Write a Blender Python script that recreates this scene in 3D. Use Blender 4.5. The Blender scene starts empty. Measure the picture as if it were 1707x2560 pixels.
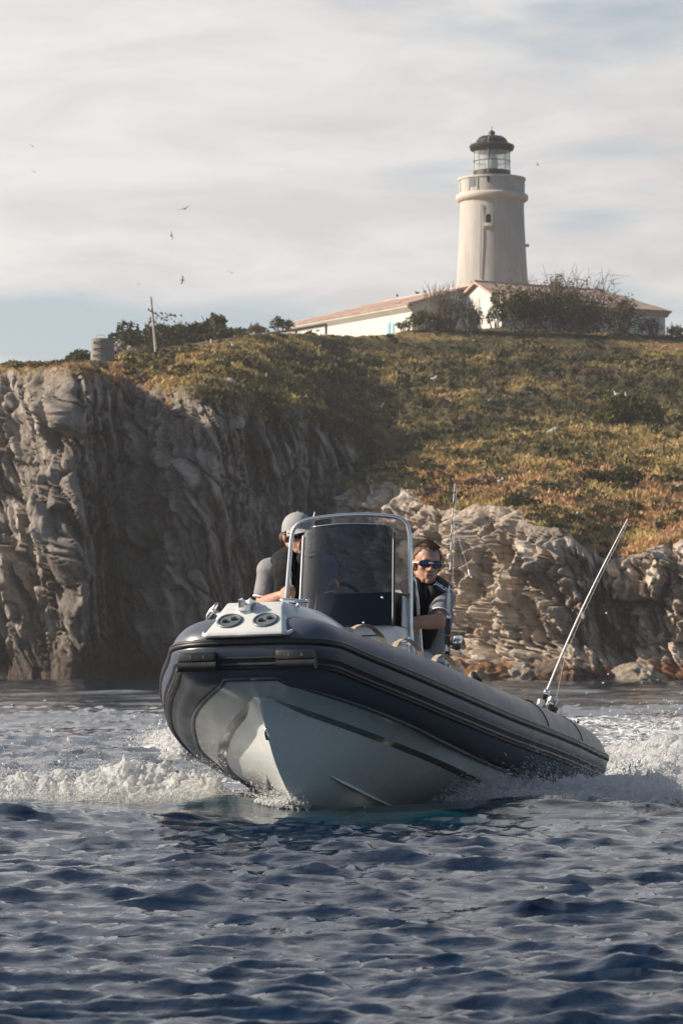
import bpy, bmesh, math, random
import numpy as np
from mathutils import Vector, Matrix

rng = np.random.default_rng(11)
random.seed(5)
S = bpy.context.scene
COL = S.collection
R_ = math.radians
PI = math.pi

# ------------------------------------------------------------------ camera
EYE, FPX, HOR = 0.75, 8000.0, 1660.0
PITCH = math.atan((HOR - 1280.0) / FPX)
cam_d = bpy.data.cameras.new('camera')
cam = bpy.data.objects.new('camera', cam_d)
COL.objects.link(cam)
cam.location = (0, 0, EYE)
cam.rotation_euler = (PI / 2 + PITCH, 0, 0)
cam_d.sensor_fit = 'VERTICAL'
cam_d.sensor_height = 36.0
cam_d.sensor_width = 24.0
cam_d.lens = FPX / 2560.0 * 36.0
cam_d.clip_start = 0.5
cam_d.clip_end = 6000
cam_d.dof.use_dof = True
cam_d.dof.focus_distance = 17.0
cam_d.dof.aperture_fstop = 15.0
S.camera = cam
S.render.resolution_x, S.render.resolution_y = 682, 1024

# ------------------------------------------------------------------ light
SUN_EL = R_(27)
sh = np.array([-1.0, 0.0]); sh /= np.linalg.norm(sh)
SUN = np.array([sh[0] * math.cos(SUN_EL), sh[1] * math.cos(SUN_EL), math.sin(SUN_EL)])
sd = bpy.data.lights.new('sun', 'SUN')
sd.energy = 5.0
sd.angle = R_(0.5)
sd.color = (1.0, 0.87, 0.72)
so = bpy.data.objects.new('sun', sd)
COL.objects.link(so)
so.rotation_euler = Vector(SUN).to_track_quat('Z', 'Y').to_euler()

W = bpy.data.worlds.new("World")
S.world = W
W.use_nodes = True
nt = W.node_tree
nt.nodes.clear()


def N(nt, typ, **kw):
    n = nt.nodes.new(typ)
    for k, v in kw.items():
        if k.startswith('i_'):
            key = k[2:]
            key = int(key) if key.isdigit() else key.replace('_', ' ')
            n.inputs[key].default_value = v
        else:
            setattr(n, k, v)
    return n


def L(nt, a, b, ao=0, bi=0):
    nt.links.new(a.outputs[ao], b.inputs[bi])


def math_n(nt, op, a=None, b=None, c=None, clamp=False):
    n = nt.nodes.new('ShaderNodeMath')
    n.operation = op
    n.use_clamp = clamp
    for i, x in enumerate((a, b, c)):
        if x is None:
            continue
        if isinstance(x, (int, float)):
            n.inputs[i].default_value = x
        else:
            nt.links.new(x, n.inputs[i])
    return n.outputs[0]


def mixc(nt, fac, a, b, typ='MIX'):
    n = nt.nodes.new('ShaderNodeMix')
    n.data_type = 'RGBA'
    n.blend_type = typ
    for idx, x in ((0, fac), (6, a), (7, b)):
        if isinstance(x, (int, float)):
            n.inputs[idx].default_value = x
        elif isinstance(x, tuple):
            n.inputs[idx].default_value = x if len(x) == 4 else x + (1,)
        else:
            nt.links.new(x, n.inputs[idx])
    return n.outputs[2]


sky = N(nt, 'ShaderNodeTexSky', sky_type='NISHITA')
sky.sun_disc = False
sky.sun_elevation = SUN_EL
sky.sun_rotation = math.atan2(SUN[0], SUN[1])
sky.air_density = 1.0
sky.dust_density = 1.6
sky.ozone_density = 1.0
bg1 = N(nt, 'ShaderNodeBackground', i_1=0.08)
L(nt, sky, bg1)
# cloud deck: noise on a plane high above, so it stretches to bands near the horizon
tc = N(nt, 'ShaderNodeTexCoord')
sep = N(nt, 'ShaderNodeSeparateXYZ')
L(nt, tc, sep, 0, 0)
zc = math_n(nt, 'MAXIMUM', sep.outputs[2], 0.0)
den = math_n(nt, 'ADD', zc, 0.17)
px_ = math_n(nt, 'DIVIDE', sep.outputs[0], den)
py_ = math_n(nt, 'DIVIDE', sep.outputs[1], den)
cmb = N(nt, 'ShaderNodeCombineXYZ', i_2=3.1)
nt.links.new(px_, cmb.inputs[0])
nt.links.new(py_, cmb.inputs[1])
mp = N(nt, 'ShaderNodeMapping')
mp.inputs['Location'].default_value = (9.4, 4.6, 0)
mp.inputs['Rotation'].default_value = (0, 0, R_(24))
mp.inputs['Scale'].default_value = (1.0, 1.25, 1.0)
L(nt, cmb, mp)
n1 = N(nt, 'ShaderNodeTexNoise', i_Scale=1.75, i_Detail=7.0, i_Roughness=0.50, i_Distortion=0.35)
L(nt, mp, n1)
n2 = N(nt, 'ShaderNodeTexNoise', i_Scale=4.2, i_Detail=7.0, i_Roughness=0.58, i_Distortion=0.6)
L(nt, mp, n2)
# thin deck that opens towards the horizon
lowgap = N(nt, 'ShaderNodeMapRange', i_1=0.100, i_2=0.158, i_3=-0.13, i_4=0.085)
nt.links.new(zc, lowgap.inputs[0])
# the cloud bank lies beyond the island; behind the viewer the sky is clear blue
bank = N(nt, 'ShaderNodeMapRange', i_1=-0.5, i_2=0.9, i_3=-0.30, i_4=0.03)
nt.links.new(sep.outputs[1], bank.inputs[0])
cov = math_n(nt, 'ADD', math_n(nt, 'ADD', n1.outputs[0], lowgap.outputs[0]), bank.outputs[0])
ramp = N(nt, 'ShaderNodeMapRange', i_1=0.41, i_2=0.56)
ramp.interpolation_type = 'SMOOTHSTEP'
nt.links.new(cov, ramp.inputs[0])
tone = N(nt, 'ShaderNodeMapRange', i_1=0.36, i_2=0.60)
nt.links.new(n2.outputs[0], tone.inputs[0])
ccol = mixc(nt, tone.outputs[0], (0.54, 0.523, 0.522), (0.645, 0.622, 0.604))
# clouds glow on the sun's side and are duller away from it
dotn = N(nt, 'ShaderNodeVectorMath', operation='DOT_PRODUCT')
L(nt, tc, dotn, 0, 0)
dotn.inputs[1].default_value = tuple(SUN)
glow = N(nt, 'ShaderNodeMapRange', i_1=-1.0, i_2=0.25, i_3=0.44, i_4=1.0)
nt.links.new(dotn.outputs['Value'], glow.inputs[0])
bg2 = N(nt, 'ShaderNodeBackground')
nt.links.new(ccol, bg2.inputs[0])
nt.links.new(glow.outputs[0], bg2.inputs[1])
# haze whitens the gaps near the horizon; higher up the deck breaks and the blue shows
haze = N(nt, 'ShaderNodeMapRange', i_1=0.03, i_2=0.42, i_3=0.80, i_4=0.0)
nt.links.new(zc, haze.inputs[0])
hz2 = N(nt, 'ShaderNodeMapRange', i_1=-0.6, i_2=0.9, i_3=0.2, i_4=1.0)
nt.links.new(sep.outputs[1], hz2.inputs[0])
haze_f = math_n(nt, 'MULTIPLY', haze.outputs[0], hz2.outputs[0])
thin = N(nt, 'ShaderNodeMapRange', i_1=0.22, i_2=0.75, i_3=1.0, i_4=0.30)
nt.links.new(zc, thin.inputs[0])
msk = math_n(nt, 'MULTIPLY', ramp.outputs[0], thin.outputs[0])
bg3 = N(nt, 'ShaderNodeBackground', i_1=1.0)
bg3.inputs[0].default_value = (0.43, 0.475, 0.51, 1)
mixh = N(nt, 'ShaderNodeMixShader')
nt.links.new(haze_f, mixh.inputs[0])
L(nt, bg1, mixh, 0, 1)
L(nt, bg3, mixh, 0, 2)
mixs = N(nt, 'ShaderNodeMixShader')
nt.links.new(msk, mixs.inputs[0])
L(nt, mixh, mixs, 0, 1)
L(nt, bg2, mixs, 0, 2)
out = N(nt, 'ShaderNodeOutputWorld')
L(nt, mixs, out)

vs = S.view_settings
vs.view_transform = 'Standard'
vs.look = 'None'
vs.exposure = 0.5
vs.gamma = 1.0
vs.use_curve_mapping = False
S.render.engine = 'CYCLES'
S.cycles.use_denoising = True
S.cycles.max_bounces = 8
S.cycles.diffuse_bounces = 4
S.cycles.glossy_bounces = 3
S.cycles.transparent_max_bounces = 8


# ------------------------------------------------------------------ helpers
def w_at(u, v, Y):
    """world point at depth Y (metres) seen at photo column u, row v"""
    return np.array([(u - 853.5) / FPX * Y, Y, EYE + (HOR - v) / FPX * Y])


def new_mesh(name, verts, faces, smooth=True):
    me = bpy.data.meshes.new(name)
    verts = np.asarray(verts, np.float32).reshape(-1, 3)
    if isinstance(faces, np.ndarray):
        k = faces.shape[1]
        nf = len(faces)
        me.vertices.add(len(verts))
        me.vertices.foreach_set('co', verts.ravel())
        me.loops.add(nf * k)
        me.loops.foreach_set('vertex_index', faces.astype(np.int32).ravel())
        me.polygons.add(nf)
        me.polygons.foreach_set('loop_start', np.arange(0, nf * k, k, dtype=np.int32))
        me.update(calc_edges=True)
    else:
        me.from_pydata(verts.tolist(), [], [list(f) for f in faces])
    me.validate()
    if smooth:
        me.polygons.foreach_set('use_smooth', np.ones(len(me.polygons), bool))
    me.update()
    return me


def obj(name, me, material=None, parent=None, label=None, cat=None, group=None, kind=None):
    o = bpy.data.objects.new(name, me)
    COL.objects.link(o)
    if material is not None and me is not None:
        me.materials.clear()
        me.materials.append(material)
    if parent is not None:
        o.parent = parent
    tag(o, label, cat, group, kind)
    return o


def tag(o, label=None, cat=None, group=None, kind=None):
    for k, v in (('label', label), ('category', cat), ('group', group), ('kind', kind)):
        if v:
            o[k] = v
    return o


def empty(name, loc, label, cat, group=None, rz=0.0, mat4=None):
    o = bpy.data.objects.new(name, None)
    COL.objects.link(o)
    if mat4 is not None:
        o.matrix_world = mat4
    else:
        o.location = loc
        o.rotation_euler = (0, 0, rz)
    return tag(o, label, cat, group)


class MB:
    """collects simple solids into one mesh"""

    def __init__(self):
        self.v, self.f = [], []

    def add(self, v, f):
        b = len(self.v)
        self.v += [tuple(p) for p in v]
        self.f += [tuple(i + b for i in q) for q in f]
        return self

    def box(self, c, s, rot=None):
        c = np.array(c, float)
        h = np.array(s, float) / 2
        P = np.array([[x, y, z] for x in (-1, 1) for y in (-1, 1) for z in (-1, 1)]) * h
        if rot is not None:
            P = P @ np.array(rot).T
        return self.add(P + c, [(0, 1, 3, 2), (4, 6, 7, 5), (0, 4, 5, 1), (2, 3, 7, 6), (0, 2, 6, 4), (1, 5, 7, 3)])

    def tube(self, pts, r, n=8, cap=True):
        pts = np.asarray(pts, float)
        m = len(pts)
        r = np.broadcast_to(np.asarray(r, float), (m,))
        t = np.gradient(pts, axis=0)
        t /= np.linalg.norm(t, axis=1)[:, None] + 1e-12
        ref = np.array([0, 0, 1.0]) if abs(t[0][2]) < 0.9 else np.array([1.0, 0, 0])
        V = []
        for i in range(m):
            a = np.cross(t[i], ref)
            a /= np.linalg.norm(a) + 1e-12
            b = np.cross(t[i], a)
            ref = -b if np.dot(-b, ref) > 0 else b
            a = np.cross(t[i], ref); a /= np.linalg.norm(a) + 1e-12
            b = np.cross(a, t[i])
            for k in range(n):
                g = 2 * PI * k / n
                V.append(pts[i] + r[i] * (math.cos(g) * a + math.sin(g) * b))
        F = []
        for i in range(m - 1):
            for k in range(n):
                k2 = (k + 1) % n
                F.append((i * n + k, i * n + k2, (i + 1) * n + k2, (i + 1) * n + k))
        if cap:
            F.append(tuple(range(n))[::-1])
            F.append(tuple((m - 1) * n + k for k in range(n)))
        return self.add(V, F)

    def ell(self, c, r, rot=None, nu=14, nv=9):
        V, F = [], []
        c = np.array(c, float)
        r = np.broadcast_to(np.array(r, float), (3,))
        for j in range(nv + 1):
            th = PI * j / nv
            for i in range(nu):
                ph = 2 * PI * i / nu
                V.append([r[0] * math.sin(th) * math.cos(ph), r[1] * math.sin(th) * math.sin(ph), r[2] * math.cos(th)])
        V = np.array(V)
        if rot is not None:
            V = V @ np.array(rot).T
        for j in range(nv):
            for i in range(nu):
                i2 = (i + 1) % nu
                F.append((j * nu + i, (j + 1) * nu + i, (j + 1) * nu + i2, j * nu + i2))
        return self.add(V + c, F)

    def cap(self, p0, p1, r0, r1, n=12):
        """tapered capsule with round ends"""
        p0, p1 = np.array(p0, float), np.array(p1, float)
        d = p1 - p0
        Ln = np.linalg.norm(d) + 1e-9
        d /= Ln
        P, Rr = [], []
        for k in range(5):
            a = PI / 2 * (1 - k / 4)
            P.append(p0 - d * r0 * math.sin(a)); Rr.append(max(r0 * math.cos(a), 1e-4))
        for k in range(5):
            a = PI / 2 * k / 4
            P.append(p1 + d * r1 * math.sin(a)); Rr.append(max(r1 * math.cos(a), 1e-4))
        return self.tube(P, Rr, n)

    def lathe(self, prof, n=48, c=(0, 0, 0), close=False):
        V, F = [], []
        m = len(prof)
        for r, z in prof:
            for k in range(n):
                a = 2 * PI * k / n
                V.append((c[0] + r * math.cos(a), c[1] + r * math.sin(a), c[2] + z))
        for j in range(m - 1):
            for k in range(n):
                k2 = (k + 1) % n
                F.append((j * n + k, j * n + k2, (j + 1) * n + k2, (j + 1) * n + k))
        return self.add(V, F)

    def prism(self, poly, d, axis):
        """poly: list of 3-D points, extruded by vector axis*d"""
        poly = [np.array(p, float) for p in poly]
        e = np.array(axis, float) * d
        n = len(poly)
        V = poly + [p + e for p in poly]
        F = [tuple(range(n))[::-1], tuple(range(n, 2 * n))]
        for i in range(n):
            j = (i + 1) % n
            F.append((i, j, n + j, n + i))
        return self.add(V, F)

    def mesh(self, name, smooth=False):
        return new_mesh(name, self.v, self.f, smooth)

    def build(self, name, material, parent=None, smooth=False, bevel=0.0, seg=2, **kw):
        me = self.mesh(name, smooth)
        bm = bmesh.new()
        bm.from_mesh(me)
        bmesh.ops.recalc_face_normals(bm, faces=bm.faces)
        bm.to_mesh(me)
        bm.free()
        o = obj(name, me, material, parent, **kw)
        if bevel:
            md = o.modifiers.new('bevel', 'BEVEL')
            md.width = bevel
            md.segments = seg
            md.limit_method = 'ANGLE'
            md.angle_limit = R_(28)
            bake(o)
            if smooth is None or smooth is False:
                shade_auto(o.data)
        return o


def shade_auto(me, ang=40):
    me.polygons.foreach_set('use_smooth', np.ones(len(me.polygons), bool))
    try:
        me.set_sharp_from_angle(angle=R_(ang))
    except Exception:
        pass


def bake(o):
    """apply all modifiers"""
    dg = bpy.context.evaluated_depsgraph_get()
    me = bpy.data.meshes.new_from_object(o.evaluated_get(dg))
    mats = [m for m in o.data.materials]
    o.modifiers.clear()
    old = o.data
    o.data = me
    me.materials.clear()
    for m in mats:
        me.materials.append(m)
    if old.users == 0:
        bpy.data.meshes.remove(old)
    return o


def voxel(o, size, smooth=6, fac=0.5):
    md = o.modifiers.new('r', 'REMESH')
    md.mode = 'VOXEL'
    md.voxel_size = size
    md.use_smooth_shade = True
    if smooth:
        m2 = o.modifiers.new('s', 'SMOOTH')
        m2.iterations = smooth
        m2.factor = fac
    bake(o)
    o.data.polygons.foreach_set('use_smooth', np.ones(len(o.data.polygons), bool))
    return o


def attr(me, name, vals, typ='FLOAT'):
    a = me.attributes.new(name, typ, 'POINT')
    if typ == 'FLOAT':
        a.data.foreach_set('value', np.asarray(vals, np.float32).ravel())
    else:
        v = np.asarray(vals, np.float32)
        if v.shape[1] == 3:
            v = np.concatenate([v, np.ones((len(v), 1), np.float32)], 1)
        a.data.foreach_set('color', v.ravel())


# numpy gradient noise -------------------------------------------------------
_perm = np.random.default_rng(3).permutation(256).astype(np.int32)
_perm = np.concatenate([_perm, _perm, _perm])
_grad = np.random.default_rng(4).normal(size=(256, 3)).astype(np.float32)
_grad /= np.linalg.norm(_grad, axis=1)[:, None]


def noise3(P):
    P = np.asarray(P, np.float32)
    i = np.floor(P).astype(np.int32)
    f = P - i
    i &= 255
    u = f * f * f * (f * (f * 6 - 15) + 10)
    res = np.zeros(len(P), np.float32)
    for dx in (0, 1):
        hx = _perm[i[:, 0] + dx]
        wx = u[:, 0] if dx else 1 - u[:, 0]
        for dy in (0, 1):
            hy = _perm[hx + i[:, 1] + dy]
            wy = u[:, 1] if dy else 1 - u[:, 1]
            for dz in (0, 1):
                h = _perm[hy + i[:, 2] + dz]
                wz = u[:, 2] if dz else 1 - u[:, 2]
                g = _grad[h]
                res += (g[:, 0] * (f[:, 0] - dx) + g[:, 1] * (f[:, 1] - dy) + g[:, 2] * (f[:, 2] - dz)) * (wx * wy * wz)
    return res * 1.6


def fbm(P, octv=4, lac=2.05, gain=0.5, ridged=False):
    P = np.asarray(P, np.float32)
    a, s, t = 1.0, np.zeros(len(P), np.float32), 0.0
    for k in range(octv):
        n = noise3(P + 17.3 * k)
        if ridged:
            n = 1 - 2 * np.abs(n)
        s += a * n
        t += a
        a *= gain
        P = P * lac
    return s / t


def facets(U, V, seed, sl=0.8):
    """broken blocks: value of the nearest jittered cell's tilted plane, and distance to the next cell"""
    r = np.random.default_rng(seed)
    tab = r.random((256, 5)).astype(np.float32)
    iu = np.floor(U).astype(np.int32); iv = np.floor(V).astype(np.int32)
    b1 = np.full(len(U), 9.0, np.float32); b2 = np.full(len(U), 9.0, np.float32); val = np.zeros(len(U), np.float32)
    for du in (-1, 0, 1):
        for dv in (-1, 0, 1):
            h = _perm[(_perm[(iu + du) & 255] + iv + dv) & 255]
            t = tab[h]
            x = U - (iu + du + t[:, 0]); y = V - (iv + dv + t[:, 1])
            d2 = x * x + y * y
            nv_ = (t[:, 2] - .5) + sl * ((t[:, 3] - .5) * x + (t[:, 4] - .5) * y)
            m = d2 < b1
            b2 = np.where(m, b1, np.minimum(b2, d2))
            b1 = np.where(m, d2, b1)
            val = np.where(m, nv_, val)
    return val, np.sqrt(b2) - np.sqrt(b1)


def sstep(a, b, x):
    t = np.clip((x - a) / (b - a), 0, 1)
    return t * t * (3 - 2 * t)


def herm(xs, ys, x):
    xs = np.asarray(xs, float); ys = np.asarray(ys, float)
    x = np.clip(x, xs[0], xs[-1])
    m = np.gradient(ys, xs)
    i = np.clip(np.searchsorted(xs, x) - 1, 0, len(xs) - 2)
    h = xs[i + 1] - xs[i]
    t = (x - xs[i]) / h
    return (2 * t ** 3 - 3 * t ** 2 + 1) * ys[i] + (t ** 3 - 2 * t ** 2 + t) * h * m[i] + (-2 * t ** 3 + 3 * t ** 2) * ys[i + 1] + (t ** 3 - t ** 2) * h * m[i + 1]


def pol(xs, ys, x):
    return np.interp(x, xs, ys)


# materials ------------------------------------------------------------------
def mat(name, col, rough=0.5, metal=0.0, spec=0.5, col2=None, nscale=8.0, ndet=4.0, lo=0.35, hi=0.65, bump=0.0,
        bscale=40.0, bdist=0.01, rvar=0.0, attrib=None, coat=0.0, sss=0.0, stretch=None):
    m = bpy.data.materials.new(name)
    m.use_nodes = True
    t = m.node_tree
    b = t.nodes['Principled BSDF']
    b.inputs['Roughness'].default_value = rough
    b.inputs['Metallic'].default_value = metal
    b.inputs['Specular IOR Level'].default_value = spec
    b.inputs['Coat Weight'].default_value = coat
    if sss:
        b.inputs['Subsurface Weight'].default_value = sss
        b.inputs['Subsurface Radius'].default_value = (0.012, 0.005, 0.003)
    tcn = t.nodes.new('ShaderNodeTexCoord')
    vec = tcn.outputs['Object']
    if stretch is not None:
        mpn = N(t, 'ShaderNodeMapping')
        mpn.inputs['Scale'].default_value = stretch
        t.links.new(vec, mpn.inputs[0])
        vec = mpn.outputs[0]
    if attrib:
        an = N(t, 'ShaderNodeAttribute', attribute_name=attrib)
        src = an.outputs['Color']
    else:
        src = tuple(col) + (1,)
    if col2 is not None or attrib:
        nn = N(t, 'ShaderNodeTexNoise', i_Scale=nscale, i_Detail=ndet, i_Roughness=0.6)
        t.links.new(vec, nn.inputs[0])
        mr = N(t, 'ShaderNodeMapRange', i_1=lo, i_2=hi)
        t.links.new(nn.outputs[0], mr.inputs[0])
        if attrib:
            c = mixc(t, 1.0, src, mixc(t, mr.outputs[0], (0.72, 0.72, 0.72), (1.25, 1.25, 1.25)), 'MULTIPLY')
        else:
            c = mixc(t, mr.outputs[0], src, tuple(col2) + (1,))
        t.links.new(c, b.inputs['Base Color'])
        if rvar:
            rr = N(t, 'ShaderNodeMapRange', i_1=0.3, i_2=0.7, i_3=max(rough - rvar, 0.02), i_4=min(rough + rvar, 1))
            t.links.new(nn.outputs[0], rr.inputs[0])
            t.links.new(rr.outputs[0], b.inputs['Roughness'])
    else:
        b.inputs['Base Color'].default_value = src
    if bump:
        nb = N(t, 'ShaderNodeTexNoise', i_Scale=bscale, i_Detail=5.0, i_Roughness=0.6)
        t.links.new(vec, nb.inputs[0])
        bn = N(t, 'ShaderNodeBump', i_Strength=bump, i_Distance=bdist)
        t.links.new(nb.outputs[0], bn.inputs['Height'])
        t.links.new(bn.outputs[0], b.inputs['Normal'])
    return m


M = {}
M['tube'] = mat('tube_fabric', (0.066, 0.081, 0.112), 0.38, col2=(0.084, 0.100, 0.132), nscale=5, rvar=0.08, bump=0.12, bscale=70, bdist=0.002)
M['tube_dark'] = mat('tube_strip', (0.050, 0.064, 0.094), 0.36, col2=(0.062, 0.076, 0.106), nscale=6, rvar=0.08)
M['rubber'] = mat('black_rubber', (0.014, 0.014, 0.016), 0.42, col2=(0.024, 0.024, 0.026), nscale=12, rvar=0.1)
M['gel'] = mat('white_gelcoat', (0.60, 0.62, 0.61), 0.22, col2=(0.68, 0.69, 0.68), nscale=3, rvar=0.06, coat=0.3)
M['hull'] = mat('hull_gelcoat', (0.66, 0.70, 0.71), 0.25, col2=(0.72, 0.75, 0.75), nscale=2.2, rvar=0.08, coat=0.3)
M['steel'] = mat('stainless_steel', (0.72, 0.72, 0.72), 0.18, metal=1.0, col2=(0.62, 0.62, 0.63), nscale=20, rvar=0.06)
M['dark'] = mat('dark_plastic', (0.02, 0.022, 0.028), 0.4, col2=(0.03, 0.032, 0.038), nscale=10)
M['navy'] = mat('navy_panel', (0.006, 0.009, 0.018), 0.35, col2=(0.009, 0.012, 0.022), nscale=10)
M['hatch'] = mat('grey_hatch', (0.10, 0.12, 0.135), 0.45, col2=(0.13, 0.15, 0.165), nscale=14)
M['strap'] = mat('tan_webbing', (0.42, 0.36, 0.26), 0.8, col2=(0.32, 0.27, 0.19), nscale=30)
M['chine'] = mat('chine_reflection_tone', (0.25, 0.28, 0.29), 0.10, col2=(0.36, 0.39, 0.40), nscale=9, lo=0.45, hi=0.7, coat=0.6, stretch=(0.5, 1, 1))  # mottled grey stands in for dark water and glints reflected in the chine
M['deck'] = mat('grey_deck', (0.32, 0.33, 0.33), 0.6, col2=(0.38, 0.39, 0.39), nscale=12)
M['cushion'] = mat('grey_cushion', (0.30, 0.30, 0.31), 0.7, col2=(0.36, 0.36, 0.37), nscale=9)
M['skin'] = mat('tanned_skin', (0.40, 0.215, 0.145), 0.5, col2=(0.45, 0.25, 0.175), nscale=18, sss=0.12, bump=0.05, bscale=200, bdist=0.002)
M['shirt'] = mat('grey_polo', (0.20, 0.20, 0.215), 0.85, col2=(0.25, 0.25, 0.265), nscale=16, bump=0.5, bscale=14, bdist=0.02)
M['piping'] = mat('white_piping', (0.75, 0.75, 0.77), 0.7)
M['vest'] = mat('black_vest', (0.007, 0.008, 0.010), 0.75, spec=0.2, col2=(0.012, 0.013, 0.016), nscale=20, bump=0.5, bscale=22, bdist=0.015)
M['trouser'] = mat('light_grey_trousers', (0.36, 0.37, 0.40), 0.85, col2=(0.42, 0.43, 0.46), nscale=14, bump=0.4, bscale=16, bdist=0.02)
M['cap'] = mat('grey_cap', (0.27, 0.27, 0.28), 0.85, col2=(0.32, 0.32, 0.33), nscale=30, bump=0.3, bscale=60, bdist=0.005)
M['hair'] = mat('brown_hair', (0.075, 0.040, 0.022), 0.6, col2=(0.16, 0.09, 0.05), nscale=60, bump=0.8, bscale=120, bdist=0.01)
M['lens'] = mat('mirrored_lens', (0.003, 0.008, 0.03), 0.12, spec=0.5, col2=(0.01, 0.03, 0.10), nscale=14, coat=0.25)
M['lens_black'] = mat('black_lens', (0.006, 0.005, 0.005), 0.08, spec=0.8)
M['white'] = mat('white_plastic', (0.78, 0.78, 0.77), 0.4)
M['chrome'] = mat('bright_metal', (0.8, 0.8, 0.8), 0.12, metal=1.0)
M['blank'] = mat('white_rod_blank', (0.72, 0.71, 0.68), 0.3, col2=(0.62, 0.61, 0.58), nscale=10)
M['blank_dark'] = mat('dark_rod_blank', (0.05, 0.055, 0.06), 0.25, col2=(0.3, 0.3, 0.3), nscale=9, lo=0.5, hi=0.6, stretch=(0.4, 0.4, 3.0))
M['lineM'] = mat('fishing_line', (0.5, 0.5, 0.48), 0.4)
M['letter'] = mat('letter_print', (0.75, 0.76, 0.82), 0.6)
M['letter_faint'] = mat('faint_letter_print', (0.10, 0.11, 0.13), 0.6)

M['plaster'] = mat('lighthouse_render', (0.37, 0.352, 0.325), 0.9, col2=(0.45, 0.43, 0.40), nscale=0.9, ndet=8, bump=0.3, bscale=5, bdist=0.05, stretch=(2.2, 2.2, 0.35))
M['whitewash'] = mat('white_wall', (0.56, 0.545, 0.505), 0.9, col2=(0.64, 0.625, 0.585), nscale=0.8, ndet=6, bump=0.2, bscale=5, bdist=0.04)
M['stone'] = mat('pale_stone', (0.46, 0.41, 0.36), 0.9, col2=(0.55, 0.50, 0.44), nscale=1.4, ndet=7, bump=0.3, bscale=6, bdist=0.05)
M['iron'] = mat('black_iron', (0.018, 0.020, 0.026), 0.45, col2=(0.03, 0.03, 0.035), nscale=3)
M['fresnel'] = mat('lens_glass', (0.52, 0.60, 0.56), 0.2, col2=(0.68, 0.74, 0.70), nscale=3, spec=0.8, stretch=(0.3, 0.3, 4))
M['blue'] = mat('pale_blue_paint', (0.30, 0.52, 0.60), 0.6, col2=(0.36, 0.56, 0.63), nscale=4)
M['grey_conc'] = mat('grey_concrete', (0.19, 0.18, 0.17), 0.9, col2=(0.25, 0.235, 0.22), nscale=2.5, ndet=8, bump=0.3, bscale=10, bdist=0.04)
M['rust'] = mat('rusty_painted_pipe', (0.48, 0.45, 0.42), 0.8, col2=(0.30, 0.15, 0.10), nscale=0.8, ndet=6, lo=0.45, hi=0.6)
M['pole'] = mat('pole_wood', (0.42, 0.40, 0.38), 0.85, col2=(0.33, 0.27, 0.24), nscale=2.5, ndet=6)
M['gull'] = mat('white_feathers', (0.80, 0.80, 0.78), 0.8)
M['gull_wing'] = mat('grey_feathers', (0.42, 0.43, 0.45), 0.8, col2=(0.5, 0.51, 0.53), nscale=6)
M['bird_dark'] = mat('dark_feathers', (0.05, 0.05, 0.055), 0.8)
M['bark'] = mat('grey_brown_bark', (0.10, 0.08, 0.065), 0.9, col2=(0.16, 0.13, 0.11), nscale=5)
M['twig'] = mat('brown_twigs', (0.12, 0.09, 0.075), 0.9, col2=(0.20, 0.155, 0.125), nscale=3)
for nm, c in (('leaf_dark', (0.028, 0.042, 0.016)), ('leaf_olive', (0.085, 0.088, 0.024)), ('leaf_green', (0.05, 0.068, 0.02)), ('leaf_dry', (0.13, 0.10, 0.05))):
    M[nm] = mat(nm, c, 0.7, attrib='col', nscale=0.6)
M['cover'] = mat('ground_cover', (0.1, 0.09, 0.03), 0.85, attrib='col', nscale=0.25)
for k in ('leaf_dark', 'leaf_olive', 'leaf_green', 'leaf_dry', 'cover'):
    t = M[k].node_tree
    b = t.nodes['Principled BSDF']
    b.inputs['Specular IOR Level'].default_value = 0.15
    tr = t.nodes.new('ShaderNodeBsdfTranslucent')
    src = b.inputs['Base Color'].links[0].from_socket
    t.links.new(src, tr.inputs[0])
    mx = N(t, 'ShaderNodeMixShader', i_0=0.28)
    o_ = t.nodes['Material Output']
    L(t, b, mx, 0, 1)
    L(t, tr, mx, 0, 2)
    L(t, mx, o_, 0, 0)


def roof_mat():
    m = mat('terracotta_tiles', (0.44, 0.28, 0.215), 0.85, col2=(0.55, 0.41, 0.335), nscale=1.6, ndet=8, lo=0.4, hi=0.6)
    t = m.node_tree
    b = t.nodes['Principled BSDF']
    uv = N(t, 'ShaderNodeAttribute', attribute_name='tile')
    sp = N(t, 'ShaderNodeSeparateXYZ')
    L(t, uv, sp, 1, 0)
    w1 = math_n(t, 'SINE', math_n(t, 'MULTIPLY', sp.outputs[0], 2 * PI / 0.26))
    w2 = math_n(t, 'FRACT', math_n(t, 'MULTIPLY', sp.outputs[1], 1 / 0.36))
    hgt = math_n(t, 'ADD', w1, w2)
    bn = N(t, 'ShaderNodeBump', i_Strength=0.9, i_Distance=0.05)
    t.links.new(hgt, bn.inputs['Height'])
    t.links.new(bn.outputs[0], b.inputs['Normal'])
    return m


M['tiles'] = roof_mat()


def glass_mat(name, tint, gloss=0.06, fk=1.0):
    m = bpy.data.materials.new(name)
    m.use_nodes = True
    t = m.node_tree
    t.nodes.clear()
    tr = N(t, 'ShaderNodeBsdfTransparent')
    tr.inputs[0].default_value = tint + (1,)
    gl = N(t, 'ShaderNodeBsdfGlossy', i_Roughness=0.04)
    fr = N(t, 'ShaderNodeFresnel', i_IOR=1.45)
    fa = math_n(t, 'MULTIPLY_ADD', fr.outputs[0], fk, gloss)
    mx = N(t, 'ShaderNodeMixShader')
    t.links.new(fa, mx.inputs[0])
    L(t, tr, mx, 0, 1)
    L(t, gl, mx, 0, 2)
    o_ = N(t, 'ShaderNodeOutputMaterial')
    L(t, mx, o_, 0, 0)
    return m


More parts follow.
